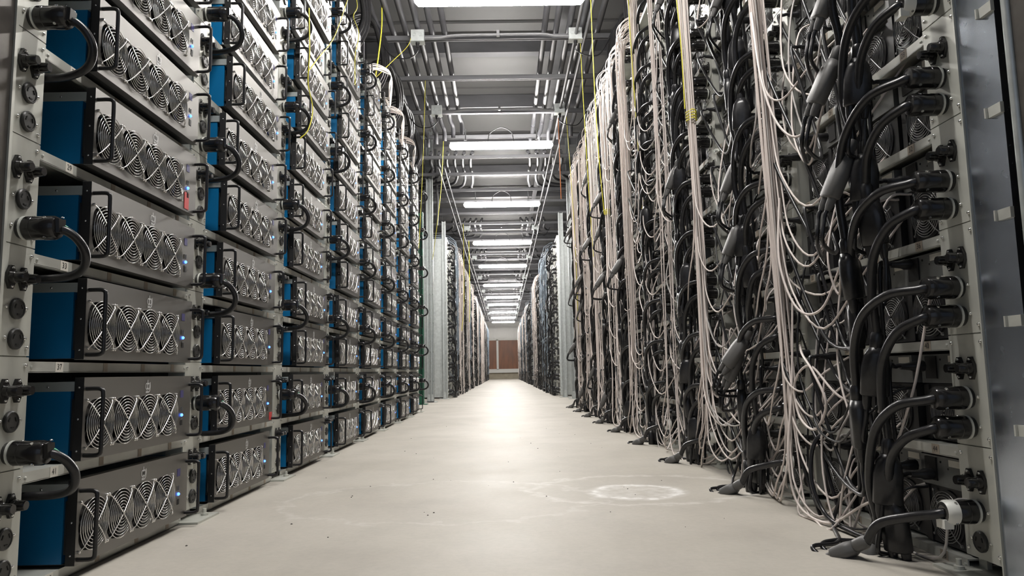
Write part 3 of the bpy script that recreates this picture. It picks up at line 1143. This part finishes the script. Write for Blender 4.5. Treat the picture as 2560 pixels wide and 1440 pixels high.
zfl = level(1, -2) + RZ[1][1]                # the floor cord ends just above the floor
FLOORV['targets'] = [(-0.005, 0.237, 0.165 - RZ[1][1]), (-0.005, 0.414, 0.165 - RZ[1][1])]
FLOORV['floor'] = -(level(1, -2) + RZ[1][1] + H) + 0.007
fproto, ffresh = make_right_cord(FLOORV, True), True
for i in range(NB + 1):
    for k in ROWS:
        for q in (0, 1):
            if k == -2 and q == 0:
                continue
            if k == -2:
                t = fproto if ffresh else copy_tree(fproto)
                ffresh = False
                lb = 'black power cord from white-capped plug down to the floor, %s post of cable rack' % ordn(i + 1)
            else:
                if rng.random() < 0.04:
                    continue
                kk = (q, rng.choice((0, 0, 0, 0, 1, 1, 2)) if k >= 0 else 0)
                if i == 0:
                    kk = (q, {(1, 0): 1, (1, 1): 0, (0, 1): 0, (0, 0): 1, (-1, 1): 1, (-1, 0): 0, (2, 1): 2, (2, 0): 0}.get((k, q), kk[1]))
                t = protos[kk] if fresh[kk] else copy_tree(protos[kk])
                fresh[kk] = False
                lb = 'black power cord with splitter, %s socket of %s shelf up, %s post of cable rack' % (('lower', 'upper')[q], ordn(k + 3), ordn(i + 1))
            t.location = (XP - 0.001, SIDE[1]['p0'] + PITCH_Y * i + SOCK_Y[1], level(1, k) + RZ[1][q] + H)
            if k != -2:
                t.rotation_euler = (rng.uniform(-0.10, 0.10), 0, rng.uniform(-0.05, 0.05))
            if (i, k, q) == (0, 3, 0):
                put('clamp_cover', [c for c in KIDS[fproto] if c.name.startswith('clamp_cover')][0].data, t)
                lb = 'black power cord with a cream-capped plug near the top of the first post, cable rack'
            tag(t, lb, 'power cord', 'power cords on the cable rack posts')
for kk, fr in fresh.items():
    if fr:
        protos[kk].location = (XP - 0.001, SIDE[1]['p0'] + PITCH_Y * NB + SOCK_Y[1], level(1, 9) + RZ[1][kk[0]] + H)
        tag(protos[kk], 'black power cord with splitter at the top of the last post of the cable rack', 'power cord')


# ------------------------------------------------------------------ small mining units (right rack, rear side)
def make_unit():
    t = thing('mining_unit', (0, 0, 0))
    b = MB(1)
    b.box((-0.36, 0.001, 0.004), (-0.014, 0.169, 0.128))
    b.box((-0.014, 0.001, 0.004), (-0.010, 0.020, 0.126))
    b.box((-0.014, 0.150, 0.004), (-0.010, 0.169, 0.126))
    b.build('housing', 'unit', t)
    b = MB(1)
    b.lathe((-0.014, 0.085, 0.066), (1, 0, 0), [(0, 0.057), (0.003, 0.057), (0.0032, 0.0525), (0.0005, 0.0525)], 28)
    b.lathe((-0.0135, 0.085, 0.066), (1, 0, 0), [(0, 0.02), (0.003, 0.02), (0.004, 0.018)], 16)
    for j in range(7):
        a = 2 * PI * j / 7
        vs = []
        for q in range(4):
            r = 0.019 + 0.0105 * q
            a0 = a + 0.12 * q
            vs += [(-0.0105, 0.085 + r * math.cos(a0), 0.066 + r * math.sin(a0)), (-0.0135, 0.085 + r * math.cos(a0 + 0.6), 0.066 + r * math.sin(a0 + 0.6))]
        b.add(vs, [(2 * q, 2 * q + 1, 2 * q + 3, 2 * q + 2) for q in range(3)], 0, True)
    f = b.build('fan', 'fan', t)
    b = MB(1)
    for q in range(9):
        b.torus((-0.004 + 0.003 * (1 - (q / 8.0) ** 2), 0.085, 0.066), 0.007 + 0.0058 * q, 0.0010, 26, 4)
    for a in (50, 140, 230, 320):
        ca, sa = math.cos(math.radians(a)), math.sin(math.radians(a))
        b.rings([(0.001, 0.085 + 0.004 * ca, 0.066 + 0.004 * sa), (-0.003, 0.085 + 0.053 * ca, 0.066 + 0.053 * sa), (-0.008, 0.085 + 0.066 * ca, 0.066 + 0.066 * sa)], [0.0013] * 3, 5)
        b.lathe((-0.010, 0.085 + 0.068 * ca, 0.066 + 0.068 * sa), (1, 0, 0), [(0, 0.0036), (0.004, 0.003)], 7)
    b.build('fan_guard', 'darkwire', f)
    b = MB(1)
    b.box((-0.30, 0.004, 0.130), (-0.006, 0.166, 0.194))
    b.box((-0.006, 0.104, 0.140), (-0.003, 0.146, 0.190), 1)
    b.screw((-0.006, 0.09, 0.182), 0.0025, 0.002, 1)
    b.box((-0.0065, 0.062, 0.168), (-0.0055, 0.066, 0.172), 1)
    p = b.build('power_supply', ['psu', 'slot'], t)
    b = MB(1)
    b.box((-0.006, 0.012, 0.176), (-0.0052, 0.060, 0.190))
    b.build('sticker', 'tag', p)
    return t


unit0 = make_unit()
spots = sorted([(i, k, j) for i in range(NB) for k in ROWS[:11] for j in range(4)], key=lambda a: (a[0] * PITCH_Y + 1.5) + 0.5 * abs(a[1] - 1) * 0.2)
POSN = ['nearest', 'second', 'third', 'farthest']
for n_, (i, k, j) in enumerate(spots[:300]):
    t = copy_tree(unit0) if n_ else unit0
    t.location = (XP - 0.0 + rng.uniform(0.004, 0.03), SIDE[1]['p0'] + PITCH_Y * i + 0.004 + 0.178 * j, level(1, k) + H)
    tag(t, 'small black fan unit, %s of four on %s shelf up, %s bay of cable rack' % (POSN[j], ordn(k + 3), ordn(i + 1)), 'mining unit', 'fan units behind the hanging cables')
b = MB(1)
for (i, k, j) in spots[300:]:
    y0, z0 = SIDE[1]['p0'] + PITCH_Y * i + 0.004 + 0.178 * j, level(1, k) + H
    b.box((-0.38, y0, z0 + 0.004), (-0.02, y0 + 0.168, z0 + 0.128), 0)
    b.box((-0.32, y0 + 0.004, z0 + 0.130), (-0.015, y0 + 0.164, z0 + 0.194), 1)
    b.lathe((-0.02, y0 + 0.085, z0 + 0.066), (1, 0, 0), [(0, 0.056), (0.004, 0.056)], 14, 2)
o = b.build('mining_units', ['unit', 'psu', 'darkwire'])
o.location = (XP, 0, 0)
tag(o, 'small black fan units crowding the farthest bays behind the cables', 'mining unit', 'fan units behind the hanging cables', 'stuff')
# ------------------------------------------------------------------ pale network cables (right rack)
def bundle_cable(b, s, y0, dy, do, ot, ob, zl, sg, sc, tie=None, seg=5, n=5, r=0.0031, hook=True):
    """one cable: over the rack top, down the bundle, out in a drooping loop to a unit"""
    def o_at(z):
        return ot + (ob - ot) * (2.2 - z) / 2.5

    def sq(z):
        return 1.0 if tie is None else 0.62 + 0.38 * min(1.0, abs(z - tie) / 0.5)
    hz, ho = rng.uniform(-0.11, 0.03), rng.uniform(-0.03, 0.04)
    pts = [(-0.45, y0 + dy * 1.6, 2.36 + do), (-0.12, y0 + dy * 1.3, 2.40 + do + hz * 0.6), (o_at(2.2) * 0.7 + do + ho, y0 + dy, 2.31 + 0.5 * do + hz)]
    z = 2.1
    while z > zl + 0.3:
        w = sq(z)
        pts.append((o_at(z) + do * w + rng.uniform(-0.004, 0.004), y0 + dy * w + rng.uniform(-0.005, 0.005), z))
        z -= 0.42
    o0 = o_at(zl)
    pts += [(o0 + do + 0.01, y0 + dy + sg * 0.02 * sc, zl + 0.08), (o0 + do + 0.02, y0 + dy + sg * 0.07 * sc, zl - 0.06 * sc),
            (o0 + do * 0.6, y0 + dy + sg * 0.15 * sc, zl - 0.12 * sc), (0.055, y0 + sg * 0.24 * sc, zl - 0.05 * sc), (-0.03, y0 + sg * 0.29 * sc, zl + 0.03 * sc)]
    pts = [(q[0], q[1], max(q[2], -H + 0.006)) for q in pts]
    b.tube([(q[0], q[1], q[2] + H) for q in pts], r, n, seg)


BUNDLES = [(2.20, 24, 0.155, 0.070, None, 'nearest'), (3.03, 24, 0.135, 0.090, 1.05, 'second'), (3.62, 9, 0.12, 0.10, None, 'thin third'), (4.15, 26, 0.125, 0.090, 0.92, 'fourth'),
           (4.72, 26, 0.120, 0.090, None, 'fifth'), (5.2, 18, 0.12, 0.09, None, 'loose sixth'), (5.62, 26, 0.120, 0.085, 1.2, 'seventh'), (6.05, 18, 0.115, 0.085, None, 'loose eighth'), (6.45, 24, 0.115, 0.085, None, 'ninth'), (6.9, 18, 0.115, 0.085, None, 'loose tenth'), (7.28, 22, 0.115, 0.085, None, 'eleventh'), (7.7, 18, 0.115, 0.085, None, 'loose twelfth'), (8.12, 20, 0.115, 0.085, None, 'farthest')]
for bi, (y0, n, ot, ob, tie, nm) in enumerate(BUNDLES):
    t = thing('network_cable_bundle', (XP, y0, 0), 'pale network cables hanging in a bundle down the right rack, %s along' % nm, 'cable bundle', 'hanging bundles of pale network cables')
    for j in range(n):
        a, rr_ = rng.uniform(0, 2 * PI), math.sqrt(rng.random())
        wd = 0.034 if bi < 2 else (0.10 if 'loose' in nm or 'thin' in nm else 0.05)
        dy, do = wd * rr_ * math.cos(a), (0.020 if bi < 2 else 0.03) * rr_ * math.sin(a)
        zl = -0.33 + 1.25 * rng.random() ** 2.3 if bi < 2 else -0.33 + 2.0 * rng.random() ** 2.0
        sg = -1 if rng.random() < 0.55 else 1
        b = MB(1)
        bundle_cable(b, 1, 0.0, dy, do, ot, ob, zl, sg, rng.uniform(0.7, 1.9), tie)
        b.build('network_cable', 'cat2' if rng.random() < 0.12 else 'cat', t)
    if tie is not None:
        b = MB(1)
        oc = ot + (ob - ot) * (2.2 - tie) / 2.5
        for q in range(4):
            zz = tie + H + 0.012 * q
            P = [(oc + 0.022 * math.cos(u), 0.030 * math.sin(u), zz + 0.004 * math.sin(3 * u)) for u in np.linspace(0, 2 * PI, 13)]
            b.rings(P, 0.0026, 5)
        b.build('tie', 'yellow', t)

# single loose cables draped between the units
for i in range(NB):
    p = SIDE[1]['p0'] + PITCH_Y * i
    for j in range(17 if i < 4 else 13):
        k = rng.choice(ROWS[:9] if j < 8 else ROWS[:4])
        z = level(1, k) + 0.12
        ya, yb = rng.uniform(-0.05, 0.35), rng.uniform(0.35, 0.75)
        dr = rng.uniform(0.10, 0.42)
        oo = rng.uniform(0.03, 0.11)
        pts = [(-0.02, ya, z), (0.03, ya + 0.01, z - 0.01), (oo, ya + 0.05, z - dr * 0.6), (oo, 0.5 * (ya + yb), z - dr), (oo, yb - 0.05, z - dr * 0.5), (0.03, yb, z + 0.2 * rng.random()), (-0.02, yb, z + 0.22 * rng.random())]
        pts = [(q[0], q[1], max(q[2], -H + 0.006) + H) for q in pts]
        b = MB(1)
        b.tube(pts, 0.0031, 5, 6)
        o = b.build('network_cable', rng.choice(('cat', 'cat', 'cat', 'cat2', 'rubber')))
        o.location = (XP, p, 0)
        tag(o, 'loose cable drooping between fan units near the %s shelf up, %s bay of cable rack' % (ordn(k + 3), ordn(i + 1)), 'cable', 'loose cables in the cable rack')
# a few conspicuous long loops of the nearest bay
LOOPS = [
    ('pale cable sagging widest to the floor beside the nearest cable bundle', 'cat', 0.0034, [(0.075, 2.16, 0.2), (0.10, 2.14, -0.05), (0.13, 2.12, -0.25), (0.12, 2.10, -0.38), (0.10, 1.95, -0.405), (0.07, 1.80, -0.33), (-0.02, 1.70, -0.27)]),
    ('pale cable looping in a round coil below the fortieth tag', 'cat', 0.0034, [(0.07, 2.14, 0.06), (0.10, 2.05, 0.03), (0.11, 1.96, -0.02), (0.10, 1.92, -0.10), (0.10, 2.0, -0.17), (0.10, 2.1, -0.14), (0.10, 2.12, -0.05), (0.09, 2.03, 0.0), (0.06, 1.93, -0.08), (-0.02, 1.88, -0.12)]),
    ('pale cable swinging out near the top of the nearest bay', 'cat', 0.0034, [(0.14, 2.18, 1.1), (0.16, 2.08, 0.85), (0.15, 2.0, 0.68), (0.12, 1.92, 0.62), (0.08, 1.85, 0.72), (-0.02, 1.8, 0.86)]),
    ('pale cable arching from the nearest bundle past the middle shelves', 'cat', 0.0034, [(0.10, 2.15, 0.5), (0.13, 2.10, 0.30), (0.12, 2.02, 0.16), (0.09, 1.93, 0.15), (0.05, 1.86, 0.28), (-0.02, 1.80, 0.40)]),
    ('black cable curving low over the floor at the front of the nearest bay', 'rubber', 0.0058, [(0.02, 2.0, -0.16), (0.09, 2.02, -0.20), (0.11, 2.02, -0.30), (0.10, 1.97, -0.385), (0.09, 1.85, -0.405), (0.08, 1.76, -0.40), (0.06, 1.70, -0.36)]),
]
for lb, mm, r, pts in LOOPS:
    b = MB(1)
    b.tube([(q[0], q[1], q[2] + H) for q in pts], r, 7, 9)
    o = b.build('network_cable' if mm == 'cat' else 'power_cable', mm)
    o.location = (XP, 0, 0)
    tag(o, lb.replace('below the fortieth tag', 'below the tag reading 40'), 'cable')

# ------------------------------------------------------------------ rack blocks farther down the aisle
def far_cords(s, n):
    b = MB(s)
    for i in range(n):
        p = PITCH_Y * i
        for k in ROWS:
            for q in (0, 1):
                if rng.random() < 0.08:
                    continue
                c = np.array([0.0, p - 0.05, level(1, k) + RZ[1][q] + H])
                b.lathe(tuple(c), (1, 0, 0), [(0, 0.0235), (0.062, 0.0235), (0.07, 0.015)], 8, 0)
                b.lathe(tuple(c), (1, 0, 0), [(0.004, 0.0245), (0.010, 0.0245)], 8, 1)
                dr = rng.uniform(0.12, 0.34)
                e = (0.10 + rng.uniform(-0.03, 0.03), 0.12 + rng.uniform(0, 0.25), -dr)
                P = [c + np.array(v) for v in ((0.065, 0, 0), (0.10, 0.05, -0.02), (0.125, 0.10, -0.45 * dr), e)]
                P = [np.array((v[0], v[1], max(v[2], 0.06))) for v in P]
                b.tube([tuple(v) for v in P], 0.0095, 5, 3)
                b.obox(tuple(P[-1] + np.array((0, 0.01, -0.03))), (1, 0, 0), (0, 1, 0), (0, 0, 1), 0.018, 0.028, 0.05, 0 if rng.random() < 0.8 else 2)
                f = P[-1] + np.array((0, 0.02, -0.05))
                g = np.array((0.02, p + rng.uniform(0.05, 0.7), c[2] + rng.uniform(-0.25, 0.1)))
                m_ = 0.5 * (f + g) + np.array((0.05, 0, -rng.uniform(0.05, 0.22)))
                for v in (f, g, m_):
                    v[2] = max(v[2], 0.012)
                b.tube([tuple(f), tuple(m_), tuple(g)], 0.006, 5, 4)
    return b


def far_units(s, n):
    b = MB(s)
    for i in range(n - 1):
        for k in ROWS:
            for j in range(4):
                y0, z0 = PITCH_Y * i + 0.004 + 0.178 * j, level(1, k) + H
                b.box((-0.38, y0, z0 + 0.004), (-0.02, y0 + 0.168, z0 + 0.128), 0)
                b.box((-0.32, y0 + 0.004, z0 + 0.130), (-0.015, y0 + 0.164, z0 + 0.194), 1)
    return b


def far_rack(s, n):
    b = MB(s)
    for i in range(n):
        p = PITCH_Y * i
        b.box((-0.05, p - POST_W, 0), (0, p, 2.70))
        if i < n - 1:
            for k in ROWS + [10]:
                b.box((-0.6, p, level(1, k) + H - 0.003), (0, p + BAY, level(1, k) + H))
                b.box((-0.004, p, level(1, k) + H - 0.026), (0, p + BAY, level(1, k) + H))
    return b


NF = 10
BLOCK_Y = [12.42, 22.3, 32.1]
SIDEW = {-1: 'left', 1: 'right'}
for s in (-1, 1):
    mc = far_cords(s, NF).mesh('power_cables', ['rubber', 'ring', 'greyrubber'])
    mu = far_units(s, NF).mesh('mining_units', ['unit', 'psu'])
    mr = far_rack(s, NF).mesh('rack_block', 'galvshelf')
    variants = []
    for v in range(4):
        b = MB(s)
        for j in range(20 if v < 2 else 12):
            a, rr_ = rng.uniform(0, 2 * PI), math.sqrt(rng.random())
            zl = -0.33 + 2.1 * rng.random() ** 1.2
            bundle_cable(b, s, 0.0, (0.06 if v == 0 else 0.15) * rr_ * math.cos(a), 0.045 * rr_ * math.sin(a), 0.12, 0.10, zl, rng.choice((-1, 1)), rng.uniform(0.6, 1.8), None, 2, 4, 0.0036)
        variants.append(b.mesh('network_cable_bundle', 'catblue' if v == 3 else ('cat2' if v == 2 else 'cat')))
    for bi, y0 in enumerate(BLOCK_Y):
        w = '%s rack block beyond the near racks on the %s' % (ordn(bi + 1), SIDEW[s])
        t = thing('rack_block', (s * XP, y0, 0))
        tag(t, 'galvanised ' + w, 'rack', 'far rack blocks')
        put('rack_frame', mr, t)
        b = MB(s)
        b.box((-0.45, -POST_W - 0.012, 0.02), (0.0, -POST_W, 2.66))
        b.build('end_panel', 'sheet', t)
        o = put('power_cables', mc, loc=(s * XP, y0, 0))
        tag(o, 'mass of black power cords plugged into the ' + w, 'power cord', None, 'stuff')
        o = put('mining_units', mu, loc=(s * XP, y0, 0))
        tag(o, 'dark fan units shelved in the ' + w, 'mining unit', None, 'stuff')
        for i in range(NF):
            if rng.random() < 0.25:
                continue
            v = rng.randrange(4)
            if s > 0 and bi == 0 and i in (1, 2):
                v = 3
            o = put('network_cable_bundle', variants[v], loc=(s * XP, y0 + PITCH_Y * i + 0.55, 0))
            tag(o, '%s cables hanging on %s bay of the %s far rack block, %s side' % (('pale', 'pale', 'grey', 'bluish')[v], ordn(i + 1), ordn(bi + 1), SIDEW[s]), 'cable bundle', 'hanging bundles on far rack blocks')

# ------------------------------------------------------------------ columns in the cross aisle and at the near ends
def channel(name, x, y, w, dp, z0, z1, face, lb, m='sheet', cat='column'):
    """upright C channel with its open side towards the camera"""
    t = thing(name, (x, y, 0), lb, cat)
    b = MB()
    b.box((-w / 2, 0, z0), (w / 2, 0.003, z1))
    b.box((-w / 2, -dp, z0), (-w / 2 + 0.003, 0, z1))
    b.box((w / 2 - 0.003, -dp, z0), (w / 2, 0, z1))
    b.box((-w / 2, -dp, z0), (-w / 2 + 0.012, -dp + 0.003, z1))
    b.box((w / 2 - 0.012, -dp, z0), (w / 2, -dp + 0.003, z1))
    b.build('channel', m, t)
    b = MB()
    b.box((-w / 2 - 0.05, -dp - 0.05, 0), (w / 2 + 0.05, 0.04, 0.008))
    b.obox((0, -dp - 0.004, 0.06), (1, 0, 0), (0, 1, 0), (0, 0, 1), 0.02, 0.003, 0.05)
    b.build('base_plate', m, t)
    b = MB()
    for zz in np.arange(0.3, min(z1, 2.7), 0.42):
        b.lathe((w / 2 - 0.006, -dp, zz), (0, -1, 0), [(0, 0.006), (0.005, 0.004)], 6)
    b.build('bolts', 'screw', t)
    return t


CH = CZ - 0.02
channel('steel_column', -1.115, 10.05, 0.07, 0.10, 0.0, 2.62, 1, 'dark green steel column standing past the end of the miner rack', 'green')
channel('steel_column', -1.085, 10.75, 0.055, 0.05, 0.0, CH, 1, 'tall zinc channel column beyond the green column, left of the pale panel')
channel('steel_column', -1.035, 10.75, 0.045, 0.05, 0.0, CH, 1, 'zinc channel column standing in the middle of the pale end panel')
channel('steel_column', -0.955, 12.0, 0.06, 0.06, 0.0, 2.9, 1, 'zinc channel column at the aisle corner of the left pale end panel')
channel('steel_column', 0.955, 11.7, 0.075, 0.07, 0.0, 2.95, 1, 'zinc channel column at the aisle corner of the right far racks')
channel('steel_column', 1.03, 11.0, 0.06, 0.06, 0.0, CH, 1, 'zinc channel column behind the last pale cables of the right rack')
channel('steel_column', -0.955, 21.6, 0.06, 0.06, 0.0, 2.9, 1, 'thin zinc column between the first and second far blocks on the left')
channel('steel_column', 0.955, 21.6, 0.06, 0.06, 0.0, 2.9, 1, 'thin zinc column between the first and second far blocks on the right')
channel('steel_column', -0.955, 31.5, 0.06, 0.06, 0.0, 2.9, 1, 'thin zinc column before the last far block on the left')
for s, lb in ((-1, 'pale zinc end panel of the first far rack block, left of the aisle'), (1, 'pale zinc end panel of the first far rack block, right of the aisle')):
    b = MB(s)
    b.box((-0.55, 12.12, 0.02), (-0.02, 12.14, 2.64))
    for zz in np.arange(0.3, 2.6, 0.45):
        for oo in (-0.5, -0.07):
            b.lathe((oo, 12.12, zz), (0, -1, 0), [(0, 0.006), (0.004, 0.004)], 6)
    o = b.build('end_panel_sheet', 'sheet')
    o.location = (s * XP, 0, 0)
    tag(o, lb, 'panel')
for x in (-1.19, -1.14, -1.0):
    b = MB()
    b.tube([(x, 11.3, 2.70), (x + 0.01, 11.3, 3.1), (x - 0.02, 11.3, 3.6), (x - 0.02, 11.3, CZ)], 0.018, 8, 5)
    o = b.build('riser_conduit', 'emt')
    tag(o, 'grey conduit rising to the ceiling over the pale columns, %s' % {-1.19: 'farthest from the aisle', -1.14: 'middle of three', -1.0: 'nearest the aisle'}[x], 'conduit', 'risers over the columns')

# near end of the miner rack: dull dark column
t = thing('end_column', (-0.925, 0, 0), 'dull dark steel column before the first post of the miner rack', 'column')
b = MB()
b.box((-0.5, 0.75, 0.0), (0.0, 1.352, 2.75))
b.build('column_sheet', 'darksheet', t)
b = MB()
b.box((-0.03, 1.352, 0.0), (0.004, 1.360, 2.75))
b.build('edge_strip', 'galv', t)
# near end of the cable rack: sheet-clad column with clips
t = thing('end_column', (0.930, 0, 0), 'zinc-clad column with small clips beside the first post of the cable rack', 'column')
b = MB(1)
b.box((-0.4, 1.302, 0.0), (0.0, 1.414, 2.75))
b.build('column_sheet', 'mirrorsheet', t)
b = MB(1)
b.box((-0.02, 1.4145, 0.0), (0.004, 1.4185, 2.75))
b.build('edge_strip', 'galv', t)
for zz in np.arange(-0.33, 2.0, 0.197):
    b = MB(1)
    b.box((0.0, 1.300, zz + H), (0.007, 1.338, zz + H + 0.020))
    b.box((0.0, 1.3345, zz + H), (0.012, 1.3385, zz + H + 0.020))
    b.build('clip', 'galvshelf', t)
t = thing('door_leaf_panel', (0.930, 0, 0), 'dark sheet panel with a bright edge tube at the right border', 'panel')
b = MB(1)
b.box((-0.4, 0.72, 0.0), (-0.002, 1.262, 2.75))
b.build('sheet', 'darksheet', t)
b = MB(1)
b.rings([(-0.002, 1.272, 0.0), (-0.002, 1.272, 2.75)], 0.009, 10)
b.build('edge_tube', 'sheet', t)
t.name = 'sheet_partition'

# ------------------------------------------------------------------ yellow cords
YC = [
    ('yellow cord from the ceiling to the sixth pale cable bundle, thickest of the right cords', 0.0036, [(0.715, 5.35, 2.85), (0.728, 5.4, 2.2), (0.760, 5.5, 1.6), (0.800, 5.6, 1.2)]),
    ('yellow cord from the long pipes down to the seventh pale cable bundle', 0.0028, [(0.70, 6.0, 2.84), (0.72, 6.05, 2.2), (0.76, 6.2, 1.5), (0.81, 6.4, 0.9)]),
    ('yellow cord running down the fourth pale cable bundle', 0.0032, [(0.775, 4.15, 2.6), (0.775, 4.12, 2.0), (0.79, 4.12, 1.5), (0.815, 4.15, 0.95)]),
    ('yellow cord running down the second pale cable bundle to its tie', 0.0026, [(0.745, 3.0, 2.5), (0.755, 3.0, 1.9), (0.78, 3.0, 1.4), (0.785, 3.0, 1.09)]),
    ('yellow cord among the farthest pale cable bundles of the right rack', 0.0032, [(0.74, 7.9, 2.84), (0.77, 7.9, 2.2), (0.81, 8.0, 1.4), (0.83, 8.1, 0.4)]),
    ('yellow rope hanging over the top of the miner rack', 0.0055, [(-0.925, 5.6, 2.95), (-0.925, 5.6, 2.75), (-0.94, 5.55, 2.5), (-0.955, 5.5, 2.30)]),
    ('thin yellowish string slung from a strut to the miner rack top', 0.0022, [(-0.73, 5.95, 2.84), (-0.76, 5.9, 2.72), (-0.86, 5.7, 2.5), (-0.95, 5.5, 2.29)]),
    ('yellowish string hanging straight down past the sixth miner bay', 0.0028, [(-0.72, 6.95, 2.855), (-0.745, 6.98, 2.2), (-0.77, 7.0, 1.7), (-0.80, 7.02, 1.2)]),
    ('long yellow string hanging beside the pale columns', 0.0032, [(-0.69, 8.77, 2.85), (-0.70, 8.5, 2.2), (-0.74, 8.35, 1.7), (-0.80, 8.4, 1.3)]),
    ('yellow string knotted over a handle of the third miner bay', 0.0024, [(-0.80, 2.98, 1.55), (-0.79, 2.96, 1.35), (-0.80, 2.98, 1.22), (-0.79, 3.02, 1.12), (-0.80, 2.99, 1.02), (-0.83, 2.98, 0.98)]),
    ('yellow string trailing from the upper third to the second miner bay', 0.0024, [(-0.80, 3.75, 2.0), (-0.79, 3.4, 1.62), (-0.79, 3.1, 1.38), (-0.80, 2.98, 1.27)]),
    ('tangled yellow string on the upper shelves of the fourth miner bay', 0.0026, [(-0.81, 3.8, 2.2), (-0.78, 3.9, 2.05), (-0.79, 3.85, 1.95), (-0.78, 3.95, 1.9), (-0.79, 3.9, 1.75), (-0.80, 3.95, 1.6)]),
    ('yellow string rising from the tangle to the ceiling over the miner rack', 0.0030, [(-0.80, 3.9, 2.1), (-0.80, 4.3, 2.35), (-0.84, 4.6, 2.6), (-0.86, 4.8, 2.84)]),
    ('yellow cord among the pale cables of the first far block on the left', 0.006, [(-0.74, 14.06, 2.87), (-0.74, 14.1, 1.8), (-0.76, 14.2, 1.2), (-0.80, 14.2, 0.8)]),
    ('bright yellow cord of the left far block, second along', 0.006, [(-0.72, 15.92, 2.87), (-0.72, 16.1, 1.7), (-0.74, 16.2, 1.1)]),
]
for lb, r, pts in YC:
    b = MB()
    b.tube([(q[0], q[1], q[2] + H) for q in pts], r, 6, 7)
    tag(b.build('yellow_string', 'yellow'), lb, 'cord')
b = MB()
b.tube([(0.66, 8.0, 2.84 + H), (0.665, 8.0, 2.3 + H), (0.67, 8.02, 1.9 + H)], 0.004, 6, 6)
tag(b.build('orange_string', 'orange'), 'thin orange cord hanging beside the right long pipes', 'cord')

# feed cables rising from the rack tops to the conduits, pale coils on the miner rack
for s in (-1, 1):
    for q, y in enumerate((4.6, 5.5, 6.4, 7.3, 8.2)):
        t = thing('feed_cable', (s * 1.05, y, 0), 'black feed cables arching from the %s rack top to the conduits, %s along' % (('miner' if s < 0 else 'cable'), ordn(q + 1)), 'cable', 'feed cables over the racks')
        for j in range(3):
            b = MB(s)
            dy = 0.07 * j
            b.tube([(-0.20 - 0.03 * j, dy, 2.30 + H), (-0.19 - 0.03 * j, dy, 2.55 + H), (-0.11, dy + 0.05, 2.80 + H), (0.02, dy + 0.16, 2.86 + H), (0.05 + 0.02 * j, dy + 0.4, 2.80 + H), (0.05, dy + 0.62, 2.62 + H), (-0.1, dy + 0.7, 2.40 + H)], 0.021, 8, 5)
            b.build('feeder', 'rubber', t)
for q, (x, y, z) in enumerate(((-0.93, 5.45, 2.27), (-0.95, 6.3, 2.25), (-0.95, 7.15, 2.25))):
    t = thing('cable_coil', (x, y, z + H), 'coil of pale cable lying on top of the miner rack, %s' % ('nearest', 'middle', 'farthest')[q], 'cable coil', 'pale coils on the miner rack')
    for j in range(9):
        b = MB()
        a = rng.uniform(-0.03, 0.03)
        b.tube([(-0.14, a, 0.0), (-0.05, a * 1.5, 0.05 + 0.006 * j), (0.05, a * 2 + 0.02, 0.045 + 0.004 * j), (0.10, 0.03 + a, 0.01), (0.085, 0.05 + a * 2, -0.06 - 0.02 * j), (0.07, 0.10 + a, -0.13 - 0.01 * j), (0.02, 0.16, -0.10)], 0.0032, 5, 5)
        b.build('strand', 'cat', t)

# grit on the floor
b = MB()
for j in range(46):
    x, y = rng.uniform(-0.8, 0.75), rng.uniform(1.7, 6.5)
    r = rng.uniform(0.0012, 0.0034)
    b.lathe((x, y, 0.0), (0, 0, 1), [(0, r), (r * 0.5, r * 0.8), (r * 0.8, r * 0.3)], 5)
o = b.build('grit', 'dirt')
tag(o, 'dark specks of grit scattered over the pale concrete floor', 'grit', None, 'stuff')
